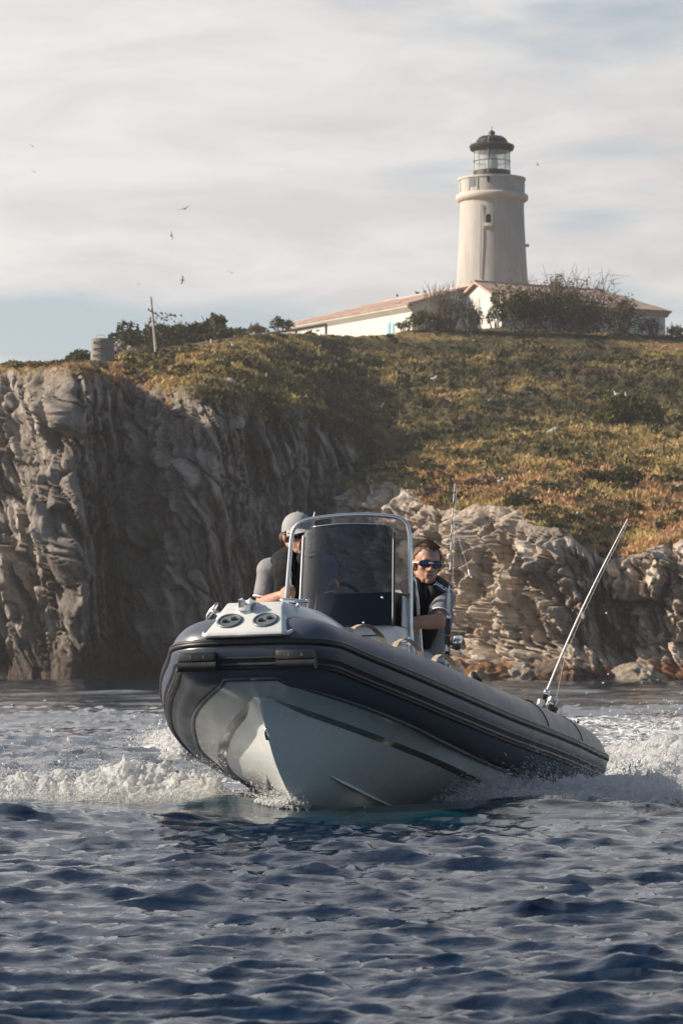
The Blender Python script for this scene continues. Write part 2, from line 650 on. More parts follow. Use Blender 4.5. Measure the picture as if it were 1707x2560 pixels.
M['tint'] = glass_mat('tinted_acrylic', (0.54, 0.57, 0.62), 0.0)
M['pane'] = glass_mat('window_glass', (0.98, 0.985, 0.98), 0.01, 0.25)


_t = M['pane'].node_tree        # white diffuse mix stands in for the brightness of sunlit lantern panes
_o = [n for n in _t.nodes if n.type == 'OUTPUT_MATERIAL'][0]
_m = _o.inputs[0].links[0].from_node
_d = N(_t, 'ShaderNodeBsdfDiffuse')
_d.inputs[0].default_value = (0.82, 0.83, 0.80, 1)
_tl = N(_t, 'ShaderNodeBsdfTranslucent')
_tl.inputs[0].default_value = (0.82, 0.83, 0.80, 1)
_x1 = N(_t, 'ShaderNodeMixShader', i_0=0.5)
L(_t, _d, _x1, 0, 1); L(_t, _tl, _x1, 0, 2)
_x2 = N(_t, 'ShaderNodeMixShader', i_0=0.22)
L(_t, _m, _x2, 0, 1); L(_t, _x1, _x2, 0, 2); L(_t, _x2, _o, 0, 0)


def rock_mat():
    m = bpy.data.materials.new('weathered_rock')
    m.use_nodes = True
    t = m.node_tree
    b = t.nodes['Principled BSDF']
    b.inputs['Roughness'].default_value = 0.9
    b.inputs['Specular IOR Level'].default_value = 0.2
    an = N(t, 'ShaderNodeAttribute', attribute_name='col')
    tcn = N(t, 'ShaderNodeTexCoord')
    mpn = N(t, 'ShaderNodeMapping')
    mpn.inputs['Scale'].default_value = (1, 1, 0.35)
    L(t, tcn, mpn, 3, 0)
    nn = N(t, 'ShaderNodeTexNoise', i_Scale=2.2, i_Detail=8.0, i_Roughness=0.65)
    L(t, mpn, nn)
    mr = N(t, 'ShaderNodeMapRange', i_1=0.3, i_2=0.7, i_3=0.62, i_4=1.42)
    t.links.new(nn.outputs[0], mr.inputs[0])
    cc = N(t, 'ShaderNodeCombineColor')
    for i in range(3):
        t.links.new(mr.outputs[0], cc.inputs[i])
    c = mixc(t, 1.0, an.outputs['Color'], cc.outputs[0], 'MULTIPLY')
    t.links.new(c, b.inputs['Base Color'])
    nb = N(t, 'ShaderNodeTexNoise', i_Scale=5.0, i_Detail=8.0, i_Roughness=0.7)
    L(t, mpn, nb)
    bn = N(t, 'ShaderNodeBump', i_Strength=1.0, i_Distance=0.35)
    t.links.new(nb.outputs[0], bn.inputs['Height'])
    t.links.new(bn.outputs[0], b.inputs['Normal'])
    return m


M['rock'] = rock_mat()


def water_mat():
    m = bpy.data.materials.new('sea_water')
    m.use_nodes = True
    t = m.node_tree
    b = t.nodes['Principled BSDF']
    b.inputs['Roughness'].default_value = 0.03
    b.inputs['IOR'].default_value = 1.333
    an = N(t, 'ShaderNodeAttribute', attribute_name='foam')
    tl = N(t, 'ShaderNodeAttribute', attribute_name='teal')
    tcn = N(t, 'ShaderNodeTexCoord')
    n0 = N(t, 'ShaderNodeTexNoise', i_Scale=7.0, i_Detail=7.0, i_Roughness=0.65, i_Distortion=0.6)
    L(t, tcn, n0, 3, 0)
    v0 = N(t, 'ShaderNodeTexVoronoi', feature='DISTANCE_TO_EDGE', i_Scale=9.0)
    mpn = N(t, 'ShaderNodeMixRGB', i_0=0.12)
    L(t, tcn, mpn, 3, 1)
    L(t, n0, mpn, 1, 2)
    L(t, mpn, v0, 0, 0)
    lace = math_n(t, 'MULTIPLY', math_n(t, 'SUBTRACT', 0.12, v0.outputs['Distance']), 2.2)
    thr = math_n(t, 'ADD', math_n(t, 'ADD', n0.outputs[0], lace), math_n(t, 'MULTIPLY', math_n(t, 'SUBTRACT', an.outputs['Fac'], 1.0), 0.95))
    fm = N(t, 'ShaderNodeMapRange', i_1=0.36, i_2=0.50)
    fm.interpolation_type = 'SMOOTHSTEP'
    t.links.new(thr, fm.inputs[0])
    foam = math_n(t, 'MULTIPLY', fm.outputs[0], math_n(t, 'GREATER_THAN', an.outputs['Fac'], 0.02))
    base = mixc(t, tl.outputs['Fac'], (0.0012, 0.0120, 0.034), (0.003, 0.040, 0.052))
    c = mixc(t, foam, base, (0.80, 0.80, 0.79))
    t.links.new(c, b.inputs['Base Color'])
    ro = N(t, 'ShaderNodeMapRange', i_3=0.03, i_4=0.85)
    t.links.new(foam, ro.inputs[0])
    t.links.new(ro.outputs[0], b.inputs['Roughness'])
    nb = N(t, 'ShaderNodeTexNoise', i_Scale=16.0, i_Detail=4.0, i_Roughness=0.55)
    L(t, tcn, nb, 3, 0)
    hh = math_n(t, 'ADD', nb.outputs[0], math_n(t, 'MULTIPLY', foam, 0.8))
    bn = N(t, 'ShaderNodeBump', i_Strength=0.18, i_Distance=0.03)
    t.links.new(hh, bn.inputs['Height'])
    t.links.new(bn.outputs[0], b.inputs['Normal'])
    return m


M['water'] = water_mat()


def foam_mat():
    m = bpy.data.materials.new('white_spray')
    m.use_nodes = True
    t = m.node_tree
    b = t.nodes['Principled BSDF']
    b.inputs['Base Color'].default_value = (0.82, 0.83, 0.83, 1)
    b.inputs['Roughness'].default_value = 0.6
    b.inputs['Specular IOR Level'].default_value = 0.4
    tr = N(t, 'ShaderNodeBsdfTranslucent')
    tr.inputs[0].default_value = (0.82, 0.83, 0.83, 1)
    mx = N(t, 'ShaderNodeMixShader', i_0=0.62)
    L(t, b, mx, 0, 1)
    L(t, tr, mx, 0, 2)
    L(t, mx, t.nodes['Material Output'], 0, 0)
    return m


M['foam'] = foam_mat()

# ================================================================== LAND
def loft(rows, ts, cols, nsub, jit=0):
    """rows: list of (K,3) control polylines with common parameter cols;
    ts: column sample parameters; nsub: samples between consecutive rows"""
    cur = []
    for r in rows:
        r = np.asarray(r, float)
        cur.append(np.stack([herm(cols, r[:, k], ts) for k in range(3)], -1))
    out, tt = [], []
    for i in range(len(rows) - 1):
        n = nsub[i]
        for j in range(n):
            s = j / n
            out.append(cur[i] * (1 - s) + cur[i + 1] * s)
            tt.append(i + s)
    out.append(cur[-1])
    tt.append(len(rows) - 1)
    G = np.stack(out, 0)            # rows x cols x 3
    # soften the creases between rows
    for _ in range(3):
        G[1:-1] = 0.25 * G[:-2] + 0.5 * G[1:-1] + 0.25 * G[2:]
    return G, np.array(tt)


def grid_faces(nr, nc):
    a = (np.arange(nr - 1)[:, None] * nc + np.arange(nc - 1)[None, :]).ravel()
    return np.stack([a, a + 1, a + nc + 1, a + nc], 1)


def grid_normals(G):
    du = np.gradient(G, axis=1)
    dv = np.gradient(G, axis=0)
    n = np.cross(du, dv)
    return n / (np.linalg.norm(n, axis=2, keepdims=True) + 1e-9)


def pt(u, v, Y):
    return w_at(u, v, Y)


def lerp(a, b, t):
    return a + (b - a) * t


VEG_PTS = []    # (position, normal, colour) candidates for ground cover


def veg_colour(P, warm):
    """plant colours: dry orange, yellow green and dark green patches"""
    n1 = fbm(P * np.array([0.16, 0.16, 0.3]) + 5, 4)
    n2 = fbm(P * 0.55 + 31, 4)
    n3 = fbm(P * 1.9 + 9, 3)
    orange = np.array([0.37, 0.225, 0.115])
    ochre = np.array([0.36, 0.275, 0.105])
    olive = np.array([0.165, 0.135, 0.056])
    green = np.array([0.070, 0.068, 0.033])
    brown = np.array([0.15, 0.095, 0.075])
    k = np.clip(warm + 1.5 * n1 + 0.6 * n2, 0, 1)
    c = np.where((k < 0.33)[:, None], lerp(green, olive, np.clip(k / 0.33, 0, 1)[:, None]),
                 np.where((k < 0.66)[:, None], lerp(olive, ochre, np.clip((k - 0.33) / 0.33, 0, 1)[:, None]),
                          lerp(ochre, orange, np.clip((k - 0.66) / 0.34, 0, 1)[:, None])))
    c = lerp(c, brown, (sstep(0.12, 0.4, n3) * 0.55)[:, None])
    return c * (0.85 + 0.5 * n3[:, None])


# ---- the big cliff and the hill ------------------------------------------------
Uc = np.array([-900, -300, 0, 100, 207, 250, 330, 392, 480, 566, 653, 762, 860, 936, 1050, 1200, 1400, 1600, 1800, 2100, 2700], float)
footY = np.array([155, 154, 153, 151.6, 150.3, 154, 157.0, 155, 153.0, 154.5, 158, 161.5, 165, 170, 172, 172, 172, 172, 172, 172, 172], float)
rimV = np.array([928, 923, 921, 917, 915, 934, 952, 962, 968, 974, 1008, 1036, 1092, 1145, 1150, 1150, 1150, 1150, 1150, 1150, 1150], float)
rimY = np.array([166, 164, 162, 158.8, 155.0, 161, 166.0, 163, 159.0, 159.5, 166, 170, 175, 178, 178, 178, 178, 178, 178, 178, 178], float)
midF = np.array([.5] * len(Uc))
ridV = np.array([922, 917, 915, 911, 906, 902, 889, 878, 862, 846, 834, 831, 836, 838, 818, 815, 818, 830, 838, 850, 880], float)
ridY = np.array([172, 172, 172, 173, 175, 177, 184, 190, 196, 200, 205, 212, 218, 220, 222, 223, 224, 224, 224, 224, 224], float)
slV = np.where(Uc >= 936, 985, (rimV * 0.5 + ridV * 0.5)); slV[12] = 972; slV[11] = 946
slY = rimY * 0.5 + ridY * 0.5
rows = []
rows.append([w_at(u, HOR, y - 0.8) * [1, 1, 0] + [0, 0, -2.0] for u, y in zip(Uc, footY)])
rows.append([w_at(u, HOR, y) * [1, 1, 0] + [0, 0, 0.35] for u, y in zip(Uc, footY)])
rim = np.array([w_at(u, v, y) for u, v, y in zip(Uc, rimV, rimY)])
foot = np.array(rows[1])
mid = lerp(foot, rim, 0.5)
mid[:, 1] = foot[:, 1] + (rim[:, 1] - foot[:, 1]) * 0.34
rows.append(mid)
rows.append(rim)
rows.append([w_at(u, v, y) for u, v, y in zip(Uc, slV, slY)])
ridge = np.array([w_at(u, v, y) for u, v, y in zip(Uc, ridV, ridY)])
rows.append(ridge)
rows.append(ridge + np.array([0, 34, -1.2]) + np.stack([ridge[:, 0] * .15, 0 * ridge[:, 0], 0 * ridge[:, 0]], 1))
rows.append(ridge * [1.5, 1, 0] + np.array([0, 110, 2.0]))
ts = np.concatenate([np.linspace(-900, -40, 90, endpoint=False), np.linspace(-40, 1000, 330, endpoint=False), np.linspace(1000, 1750, 150), np.linspace(1760, 2700, 40)])
G, tt = loft(rows, ts, Uc, [4, 100, 122, 98, 104, 12, 6])
nr, nc = G.shape[:2]
Nn = grid_normals(G)
P = G.reshape(-1, 3)
Nf = Nn.reshape(-1, 3)
T = np.repeat(tt, nc)
# vegetation line is ragged
edge = 0.22 * fbm(P * 0.35 + 3, 4) + 0.10 * fbm(P * 1.6 + 8, 3)
cliff = 1 - sstep(2.84, 3.02, T + edge)
wall = sstep(0.9, 1.3, T) * (1 - sstep(2.72, 3.08, T))
# folded, near vertical strata: noise in coordinates that run along the wall and up it
arc = np.concatenate([[0], np.cumsum(np.hypot(np.diff(G[30, :, 0]), np.diff(G[30, :, 1])))])
A_ = np.broadcast_to(arc, (nr, nc)).ravel()
Q = np.stack([A_ + 0.28 * P[:, 2], 0.12 * P[:, 1], P[:, 2]], 1)
warp = np.stack([fbm(Q * 0.25 + 40, 3), fbm(Q * 0.25 + 60, 3), fbm(Q * 0.25 + 80, 3)], 1) * 0.85
Qw = Q + warp
big = fbm(Qw * np.array([0.16, 0.3, 0.045]) + 2, 3, ridged=True)
medn = fbm(Qw * np.array([0.65, 0.5, 0.13]) + 12, 4, ridged=True)
fine = fbm(Qw * np.array([2.3, 1.0, 0.42]) + 22, 4, ridged=True)
blob = fbm(Q * np.array([0.45, 0.5, 0.32]) + 5, 4)
f1, e1 = facets(Qw[:, 0] * 0.62, Qw[:, 2] * 0.20, 61, 1.2); f2, e2 = facets(Qw[:, 0] * 1.5 + 3, Qw[:, 2] * 0.45, 62, 1.3); f3, e3 = facets(Qw[:, 0] * 3.4 + 7, Qw[:, 2] * 1.1, 63, 1.2)
disp_c = 1.9 * (big - 0.35) + 0.55 * (medn - 0.3) + 0.18 * (fine - 0.3) + 0.9 * blob + 1.7 * f1 + 0.95 * f2 + 0.42 * f3 - 0.55 * (1 - sstep(0, .09, e1)) - 0.30 * (1 - sstep(0, .10, e2))
lump = fbm(P * 0.22 + 7, 3) * 0.55 + fbm(P * 0.8 + 1, 4) * 0.45 + np.abs(fbm(P * np.array([0.9, 0.9, 1.2]) + 4, 3)) * 0.8 - 0.16
disp_g = lump
wallF = sstep(0.9, 1.3, T) * (1 - sstep(2.75, 3.1, T))
Nh = Nf * np.array([1, 1, 0.12]) * 0.3 + np.array([-0.12, -0.7, 0.0]); Nh /= np.linalg.norm(Nh, axis=1)[:, None] + 1e-9
# keep the skyline where it stands
P2 = P + Nh * (wall * disp_c)[:, None] + Nf * ((1 - wallF) * sstep(2.6, 3.2, T) * (1 - sstep(5.6, 6.5, T)) * (1 - 0.62 * sstep(4.4, 4.9, T) ) * np.where(np.broadcast_to(ts, (nr, nc)).ravel() < 270, 0.35, 1.0) * disp_g)[:, None]
hold = sstep(4.6, 5.0, T) * (1 - sstep(5.1, 5.6, T))
P2 = lerp(P2, P + np.array([0, 0, 1.0]) * (lump * 0.35)[:, None], hold[:, None])
G2 = P2.reshape(nr, nc, 3)
N2 = grid_normals(G2).reshape(-1, 3)
# colours
rk1 = fbm(P * np.array([0.3, 0.3, 0.12]) + 50, 4)
rk2 = fbm(Qw * np.array([1.6, 1.0, 0.3]) + 70, 4)
rock_a = np.array([0.27, 0.235, 0.205]); rock_b = np.array([0.46, 0.40, 0.34]); rock_d = np.array([0.15, 0.13, 0.115])
rc = lerp(rock_a, rock_b, sstep(-0.1, 0.45, rk2)[:, None])
rc = lerp(rc, rock_d, (sstep(0.0, 0.5, rk1) * 0.75)[:, None])
rc = rc * (1 + 0.5 * f2 + 0.35 * f3)[:, None]
rc = lerp(rc, np.array([0.42, 0.38, 0.34]), (sstep(0.32, 0.5, fine * 0.6 + rk2 * 0.5) * 0.45)[:, None])
wet = 1 - sstep(0.6, 2.6, P[:, 2] + 1.2 * rk1)
rc = lerp(rc, np.array([0.060, 0.042, 0.032]), (wet * 0.85)[:, None])
# pixel-free regional warmth: drier towards the left brow of the hill
X, Y = P[:, 0], P[:, 1]
col_pos = X / Y
warm = 0.46 + 0.42 * sstep(-0.035, -0.058, col_pos) - 0.22 * sstep(-0.03, 0.0, col_pos) * (1 - sstep(4.75, 5.0, T)) + 0.16 * sstep(4.7, 5.0, T)
warm = warm - 0.20 * sstep(3.7, 3.2, T) * sstep(-0.02, 0.0, col_pos)
vc = veg_colour(P, warm) * 1.3
under = fbm(P * 0.7 + 90, 3)
vc_g = lerp(vc * 0.75, np.array([0.10, 0.075, 0.06]), (sstep(0.05, 0.35, under) * 0.6)[:, None])
colr = lerp(vc_g, rc, cliff[:, None])
me = new_mesh('hill', P2, grid_faces(nr, nc)[:, ::-1])
attr(me, 'col', colr, 'FLOAT_COLOR')
obj('hill', me, M['rock'], kind='structure', label='grassy hill ending in a tall dark grey cliff above the sea')
sel = (cliff < 0.35) & (T > 2.6) & (T < 5.4) & (ts[None, :].repeat(nr, 0).ravel() > -60) & (ts[None, :].repeat(nr, 0).ravel() < 1780)
tsf = ts[None, :].repeat(nr, 0).ravel()
VEG_PTS.append((P2[sel], np.where((tsf[sel] < 270) | (T[sel] > 4.65), 0.45, 1.0), vc[sel]))
HILL_G = G2; HILL_T = tt; HILL_U = ts

# ---- the near headland -------------------------------------------------------
Kh = np.arange(12, dtype=float)
hf = [(905, 184), (875, 175), (866, 166), (885, 161), (950, 158.5), (1080, 154.5), (1250, 149.5), (1420, 146.0), (1560, 147.8), (1707, 147.2), (2000, 150), (2700, 152)]
hr = [(985, 1155, 185), (930, 1178, 178), (880, 1222, 171), (905, 1200, 168.5), (985, 1212, 167.0), (1100, 1275, 162), (1250, 1262, 157.5), (1400, 1330, 152.5), (1520, 1395, 153.5), (1707, 1345, 154), (2000, 1330, 156), (2700, 1330, 158)]
hm = [(1010, 1148, 188), (985, 1165, 183), (960, 1180, 178), (985, 1184, 175), (1060, 1192, 173), (1140, 1220, 170), (1280, 1200, 166), (1440, 1215, 166), (1560, 1235, 166), (1730, 1235, 167), (2050, 1230, 168), (2800, 1230, 170)]
hb = [(1040, 1130, 192), (1050, 1120, 191), (1060, 1113, 190), (1090, 1103, 189), (1130, 1092, 188), (1200, 1080, 188), (1320, 1070, 188), (1460, 1062, 188), (1580, 1060, 188), (1740, 1058, 189), (2080, 1058, 190), (2900, 1060, 192)]
hf = [(u, y - 8) for u, y in hf]; hr = [(u, v, y - 8) for u, v, y in hr]; hm = [(u, v, y - 6) for u, v, y in hm]; hb = [(u, v, y - 2) for u, v, y in hb]
r0 = np.array([w_at(u, HOR, y - 0.6) * [1, 1, 0] + [0, 0, -2.0] for u, y in hf])
r1 = np.array([w_at(u, HOR, y) * [1, 1, 0] + [0, 0, 0.3] for u, y in hf])
r3 = np.array([w_at(*q) for q in hr])
r2 = lerp(r1, r3, 0.36)
apron = np.array([0, 0, 0, 0, .6, 1.0, 1.0, 1.0, 1.0, 1.0, 1, 1])
r1b = lerp(r1, r3, 0.20)
r1b[:, 1] = lerp(r1b[:, 1], r1[:, 1] + 3.6, apron)
r1[:, 1] -= 0.6 * apron
r0[:, 1] -= 0.6 * apron
r2[:, 1] = np.maximum(r2[:, 1] - 0.8 * (1 - apron), r1b[:, 1] + 0.6)
r2b = lerp(r1, r3, 0.72)
r4 = np.array([w_at(*q) for q in hm])
r5 = np.array([w_at(*q) for q in hb])
r6 = r5 + np.array([0.5, 10, -3.5])
kt = np.concatenate([np.linspace(0, 2, 80, endpoint=False), np.linspace(2, 9.3, 480), np.linspace(9.35, 11, 60)])
G, tt = loft([r0, r1, r1b, r2, r2b, r3, r4, r5, r6], kt, Kh, [4, 70, 40, 72, 72, 70, 64, 6])
tt = np.where(tt <= 2, tt * 0.5 + 0.5 * np.minimum(tt, 1), tt - 1)
nr, nc = G.shape[:2]
P = G.reshape(-1, 3)
Nf = grid_normals(G).reshape(-1, 3)
T = np.repeat(tt, nc)
edge = 0.34 * fbm(P * 0.4 + 13, 4) + 0.14 * fbm(P * 1.6 + 18, 3)
cliff = 1 - sstep(3.94, 4.10, T + edge)
wall = sstep(0.8, 1.25, T) * (1 - sstep(3.55, 4.08, T))
arc = np.concatenate([[0], np.cumsum(np.hypot(np.diff(G[120, :, 0]), np.diff(G[120, :, 1])))])
A_ = np.broadcast_to(arc, (nr, nc)).ravel()
Q = np.stack([A_ + 0.15 * P[:, 2], 0.15 * P[:, 1], P[:, 2]], 1)
warp = np.stack([fbm(Q * 0.5 + 140, 3), fbm(Q * 0.5 + 160, 3), fbm(Q * 0.5 + 180, 3)], 1) * 0.5
Qw = Q + warp
big = fbm(Qw * np.array([0.22, 0.3, 0.10]) + 102, 3, ridged=True)
medn = fbm(Qw * np.array([0.75, 0.5, 0.36]) + 112, 4, ridged=True)
knob = np.abs(fbm(Qw * np.array([1.3, 1.0, 0.9]) + 122, 4))
knob2 = np.abs(fbm(Qw * np.array([2.9, 1.5, 2.1]) + 125, 3))
crag = fbm(Qw * np.array([0.42, 0.3, 0.30]) + 128, 4)
f1, e1 = facets(Qw[:, 0] * 0.55, Qw[:, 2] * 0.24, 71, 1.2); f2, e2 = facets(Qw[:, 0] * 1.35 + 3, Qw[:, 2] * 0.60, 72, 1.3); f3, e3 = facets(Qw[:, 0] * 3.0 + 7, Qw[:, 2] * 1.5, 73, 1.3)
disp_c = 1.5 * (big - 0.35) + 0.35 * (medn - 0.3) + 0.9 * (knob - 0.2) + 0.7 * (knob2 - 0.2) + 1.3 * crag + 2.0 * f1 + 1.5 * f2 + 0.75 * f3 - 0.45 * (1 - sstep(0, .10, e1)) - 0.28 * (1 - sstep(0, .10, e2))
low = 1 - sstep(1.0, 2.0, T)
disp_c = disp_c * (1 - 0.25 * low) + low * 0.7 * fbm(P * 1.1 + 77, 4)
lump = fbm(P * 0.3 + 107, 3) * 0.45 + fbm(P * 0.9 + 101, 4) * 0.35 + np.abs(fbm(P * 1.1 + 104, 3)) * 0.6 - 0.1
Nh = Nf * np.array([1, 1, 0.2]) * 0.4 + np.array([-0.30, -0.55, 0.0]); Nh /= np.linalg.norm(Nh, axis=1)[:, None] + 1e-9
P2 = P + Nh * (wall * disp_c)[:, None] + Nf * ((1 - wall) * sstep(3.6, 4.3, T) * lump)[:, None]
G2 = P2.reshape(nr, nc, 3)
N2 = grid_normals(G2).reshape(-1, 3)
rk1 = fbm(Q * np.array([0.35, 0.35, 0.3]) + 150, 4)
rk2 = fbm(Qw * np.array([1.6, 1.6, 0.8]) + 170, 4)
rock_a = np.array([0.45, 0.37, 0.295]); rock_b = np.array([0.66, 0.55, 0.445]); rock_d = np.array([0.20, 0.165, 0.135])
rc = lerp(rock_a, rock_b, sstep(-0.25, 0.3, rk2)[:, None])
rc = lerp(rc, rock_d, (sstep(0.05, 0.5, rk1) * 0.6)[:, None])
rc = rc * (1 + 0.4 * f2 + 0.3 * f3)[:, None]
hgt = P2[:, 2] + 0.5 * rk2
weed = 1 - sstep(0.55, 1.15, hgt + 0.3 * rk1)
rc = lerp(rc, lerp(np.array([0.30, 0.125, 0.045]), np.array([0.12, 0.065, 0.035]), sstep(-0.2, 0.3, rk2)[:, None]), (weed * (0.9 - 0.6 * sstep(0.1, 0.35, rk1)))[:, None])
dark = (1 - sstep(0.10, 0.32, P2[:, 2])) * 0.9
rc = lerp(rc, np.array([0.045, 0.04, 0.036]), dark[:, None])
warm = 0.92 - 0.48 * sstep(4.9, 6.0, T) - 0.18 * sstep(4.5, 4.0, T)
vc = veg_colour(P + 200, warm) * 1.55
under = fbm(P * 0.7 + 190, 3)
vc_g = lerp(vc * 0.8, np.array([0.20, 0.165, 0.13]), (sstep(0.15, 0.4, under) * 0.7)[:, None])
colr = lerp(vc_g, rc, cliff[:, None])
me = new_mesh('headland', P2, grid_faces(nr, nc)[:, ::-1])
attr(me, 'col', colr, 'FLOAT_COLOR')
obj('headland', me, M['rock'], kind='structure', label='low rocky headland with sunlit knobbly rock below a dry grassy top')
sel = (cliff < 0.35) & (T > 3.6) & (T < 6.2)
VEG_PTS.append((P2[sel], np.ones(int(sel.sum())), vc[sel]))
HEAD_G = G2


def on_land(u, Y_guess, grid):
    """point of a land grid nearest to the sight line through column u at about depth Y"""
    g = grid.reshape(-1, 3)
    k = np.argmin((g[:, 0] - (u - 853.5) / FPX * g[:, 1]) ** 2 * 40 + (g[:, 1] - Y_guess) ** 2)
    return g[k]


def on_land_uv(u, v, grid, top=True):
    g = grid.reshape(-1, 3)
    uu = 853.5 + FPX * g[:, 0] / g[:, 1]
    vv = HOR - FPX * (g[:, 2] - EYE) / g[:, 1]
    e = (uu - u) ** 2 + (vv - v) ** 2
    k = np.argmin(e + 0.02 * g[:, 1])
    return g[k]


# ---- ground cover: small leafy tufts --------------------------------------------
VP = np.concatenate([a[0] for a in VEG_PTS]); VN = np.concatenate([a[1] for a in VEG_PTS]); VC = np.concatenate([a[2] for a in VEG_PTS])
den = fbm(VP * 0.5 + 300, 3)
prob = np.clip(0.45 + 0.9 * den, 0.05, 1.0)
keep = rng.random(len(VP)) < prob * (62000 / len(VP)) / prob.mean()
VP, VN, VC = VP[keep], VN[keep], VC[keep]
nT = len(VP)
nb = 5
base = VP.repeat(nb, 0) + rng.normal(0, 0.14, (nT * nb, 3)) * [1, 1, 0.3]
hgt = ((rng.gamma(3.0, 0.026, nT) + 0.055) * VN).repeat(nb) * rng.uniform(0.6, 1.2, nT * nb)
az = rng.uniform(0, 2 * PI, nT * nb)
wd = (hgt + 0.05) * rng.uniform(0.5, 1.15, nT * nb)
lean = rng.normal(0, 0.5, (nT * nb, 2)) * hgt[:, None]
ax = np.stack([np.cos(az), np.sin(az), 0 * az], 1)
v0 = base - ax * wd[:, None] * 0.5 - [0, 0, 0.06]
v1 = base + ax * wd[:, None] * 0.5 - [0, 0, 0.06]
v2 = base + np.stack([lean[:, 0], lean[:, 1], hgt], 1)
V = np.stack([v0, v1, v2], 1).reshape(-1, 3)
cc = (VC.repeat(nb, 0) * rng.uniform(0.85, 1.2, (nT * nb, 1))).repeat(3, 0)
# low cushions of heath among the grass, of many sizes
nC = 620
ci = rng.choice(nT, nC, replace=False)
cr_ = (0.22 + rng.gamma(2.0, 0.16, nC)) * VN[ci]
nl = 56
k_ = np.repeat(np.arange(nC), nl)
dv_ = rng.normal(size=(nC * nl, 3)); dv_ /= np.linalg.norm(dv_, axis=1)[:, None]; dv_[:, 2] = np.abs(dv_[:, 2])
pc_ = VP[ci][k_] + dv_ * (cr_[k_] * rng.uniform(.55, 1, nC * nl))[:, None] * [1.15, 1.0, 0.62]
a_ = rng.normal(size=(nC * nl, 3)); a_ /= np.linalg.norm(a_, axis=1)[:, None]
b_ = np.cross(a_, rng.normal(size=(nC * nl, 3))); b_ /= np.linalg.norm(b_, axis=1)[:, None] + 1e-9
s_ = (0.10 + 0.10 * cr_[k_])[:, None] * rng.uniform(.7, 1.3, (nC * nl, 1))
V2 = np.stack([pc_ - a_ * s_, pc_ + b_ * s_, pc_ + a_ * s_], 1).reshape(-1, 3)
pal = np.array([[0.060, 0.062, 0.030], [0.085, 0.085, 0.036], [0.13, 0.115, 0.05], [0.15, 0.10, 0.075], [0.20, 0.17, 0.075]])
cc2 = (pal[rng.choice(5, nC, p=[.34, .26, .16, .14, .10])][k_] * rng.uniform(.8, 1.25, (nC * nl, 1))).repeat(3, 0)
V = np.concatenate([V, V2]); cc = np.concatenate([cc, cc2])
me = new_mesh('ground_cover', V, np.arange(len(V)).reshape(-1, 3), smooth=False)
attr(me, 'col', cc, 'FLOAT_COLOR')
obj('ground_cover', me, M['cover'], kind='stuff', label='dry orange and green scrub covering the hill and headland')


# loose pale stones lying in the grass
sv, sf, so_ = [], [], 0
for j in rng.choice(nT, 170, replace=False):
    r_s = (0.05 + rng.gamma(1.4, 0.045)) * (0.6 + 0.4 * VN[j])
    q = np.array([[1, 0, 0], [-1, 0, 0], [0, 1, 0], [0, -1, 0], [0, 0, 1], [0, 0, -1], [.7, .7, .5], [-.7, .6, .5], [.6, -.7, .5], [-.6, -.7, .5]]) * rng.uniform(.7, 1.3, (10, 3)) * r_s * [1.3, 1.2, .8]
    sv.append(q + VP[j] + [0, 0, r_s * .3])
    sf.append(np.array([[0, 6, 4], [6, 2, 4], [2, 7, 4], [7, 1, 4], [1, 9, 4], [9, 3, 4], [3, 8, 4], [8, 0, 4], [0, 2, 6], [2, 1, 7], [1, 3, 9], [3, 0, 8], [0, 5, 2], [2, 5, 1], [1, 5, 3], [3, 5, 0]]) + so_)
    so_ += 10
me = new_mesh('loose_stones', np.concatenate(sv), np.concatenate(sf), smooth=False)
attr(me, 'col', np.tile(np.array([[0.46, 0.41, 0.35]]), (so_, 1)) * rng.uniform(.7, 1.25, (so_, 1)), 'FLOAT_COLOR')
obj('loose_stones', me, M['rock'], kind='stuff', label='small pale stones lying in the scrub on the slopes')


# ---- bushes and trees ----------------------------------------------------------
def leaf_cloud(c, rad, n, size, clumps=14, seed=0, flat=0.35, dark=0.6, cols=((0.05, 0.06, 0.02), (0.10, 0.10, 0.03))):
    """leaf-sized triangles gathered in clumps through a crown"""
    r = np.random.default_rng(seed)
    c = np.array(c, float); rad = np.array(rad, float)
    cd = r.normal(size=(clumps, 3)); cd /= np.linalg.norm(cd, axis=1)[:, None]
    cd[:, 2] = np.abs(cd[:, 2]) * 0.9 + r.uniform(-flat, 0.1, clumps)
    cc = cd * r.uniform(0.35, 0.85, (clumps, 1))
    cs = r.uniform(0.22, 0.48, clumps)
    ck = r.uniform(0, 1, clumps)
    k = r.integers(0, clumps, n)
    dd = r.normal(size=(n, 3)); dd /= np.linalg.norm(dd, axis=1)[:, None]
    pos = cc[k] + dd * (cs[k] * r.uniform(0.3, 1.0, n) ** 0.5)[:, None]
    pos = c + pos * rad
    a = r.normal(size=(n, 3)); a /= np.linalg.norm(a, axis=1)[:, None]
    b = np.cross(a, r.normal(size=(n, 3))); b /= np.linalg.norm(b, axis=1)[:, None] + 1e-9
    s = size * r.uniform(0.6, 1.4, n)[:, None]
    V = np.stack([pos - a * s * 0.5, pos + b * s * 0.55, pos + a * s * 0.6], 1).reshape(-1, 3)
    mixk = np.clip(ck[k] + r.normal(0, 0.2, n), 0, 1)[:, None]
    col = np.array(cols[0]) * (1 - mixk) + np.array(cols[1]) * mixk
    col *= r.uniform(0.75, 1.25, (n, 1))
    return V, col.repeat(3, 0)


def cloud_obj(name, V, col, m, parent):
    me = new_mesh(name, V, np.arange(len(V)).reshape(-1, 3), smooth=False)
    attr(me, 'col', col, 'FLOAT_COLOR')
    return obj(name, me, m, parent)


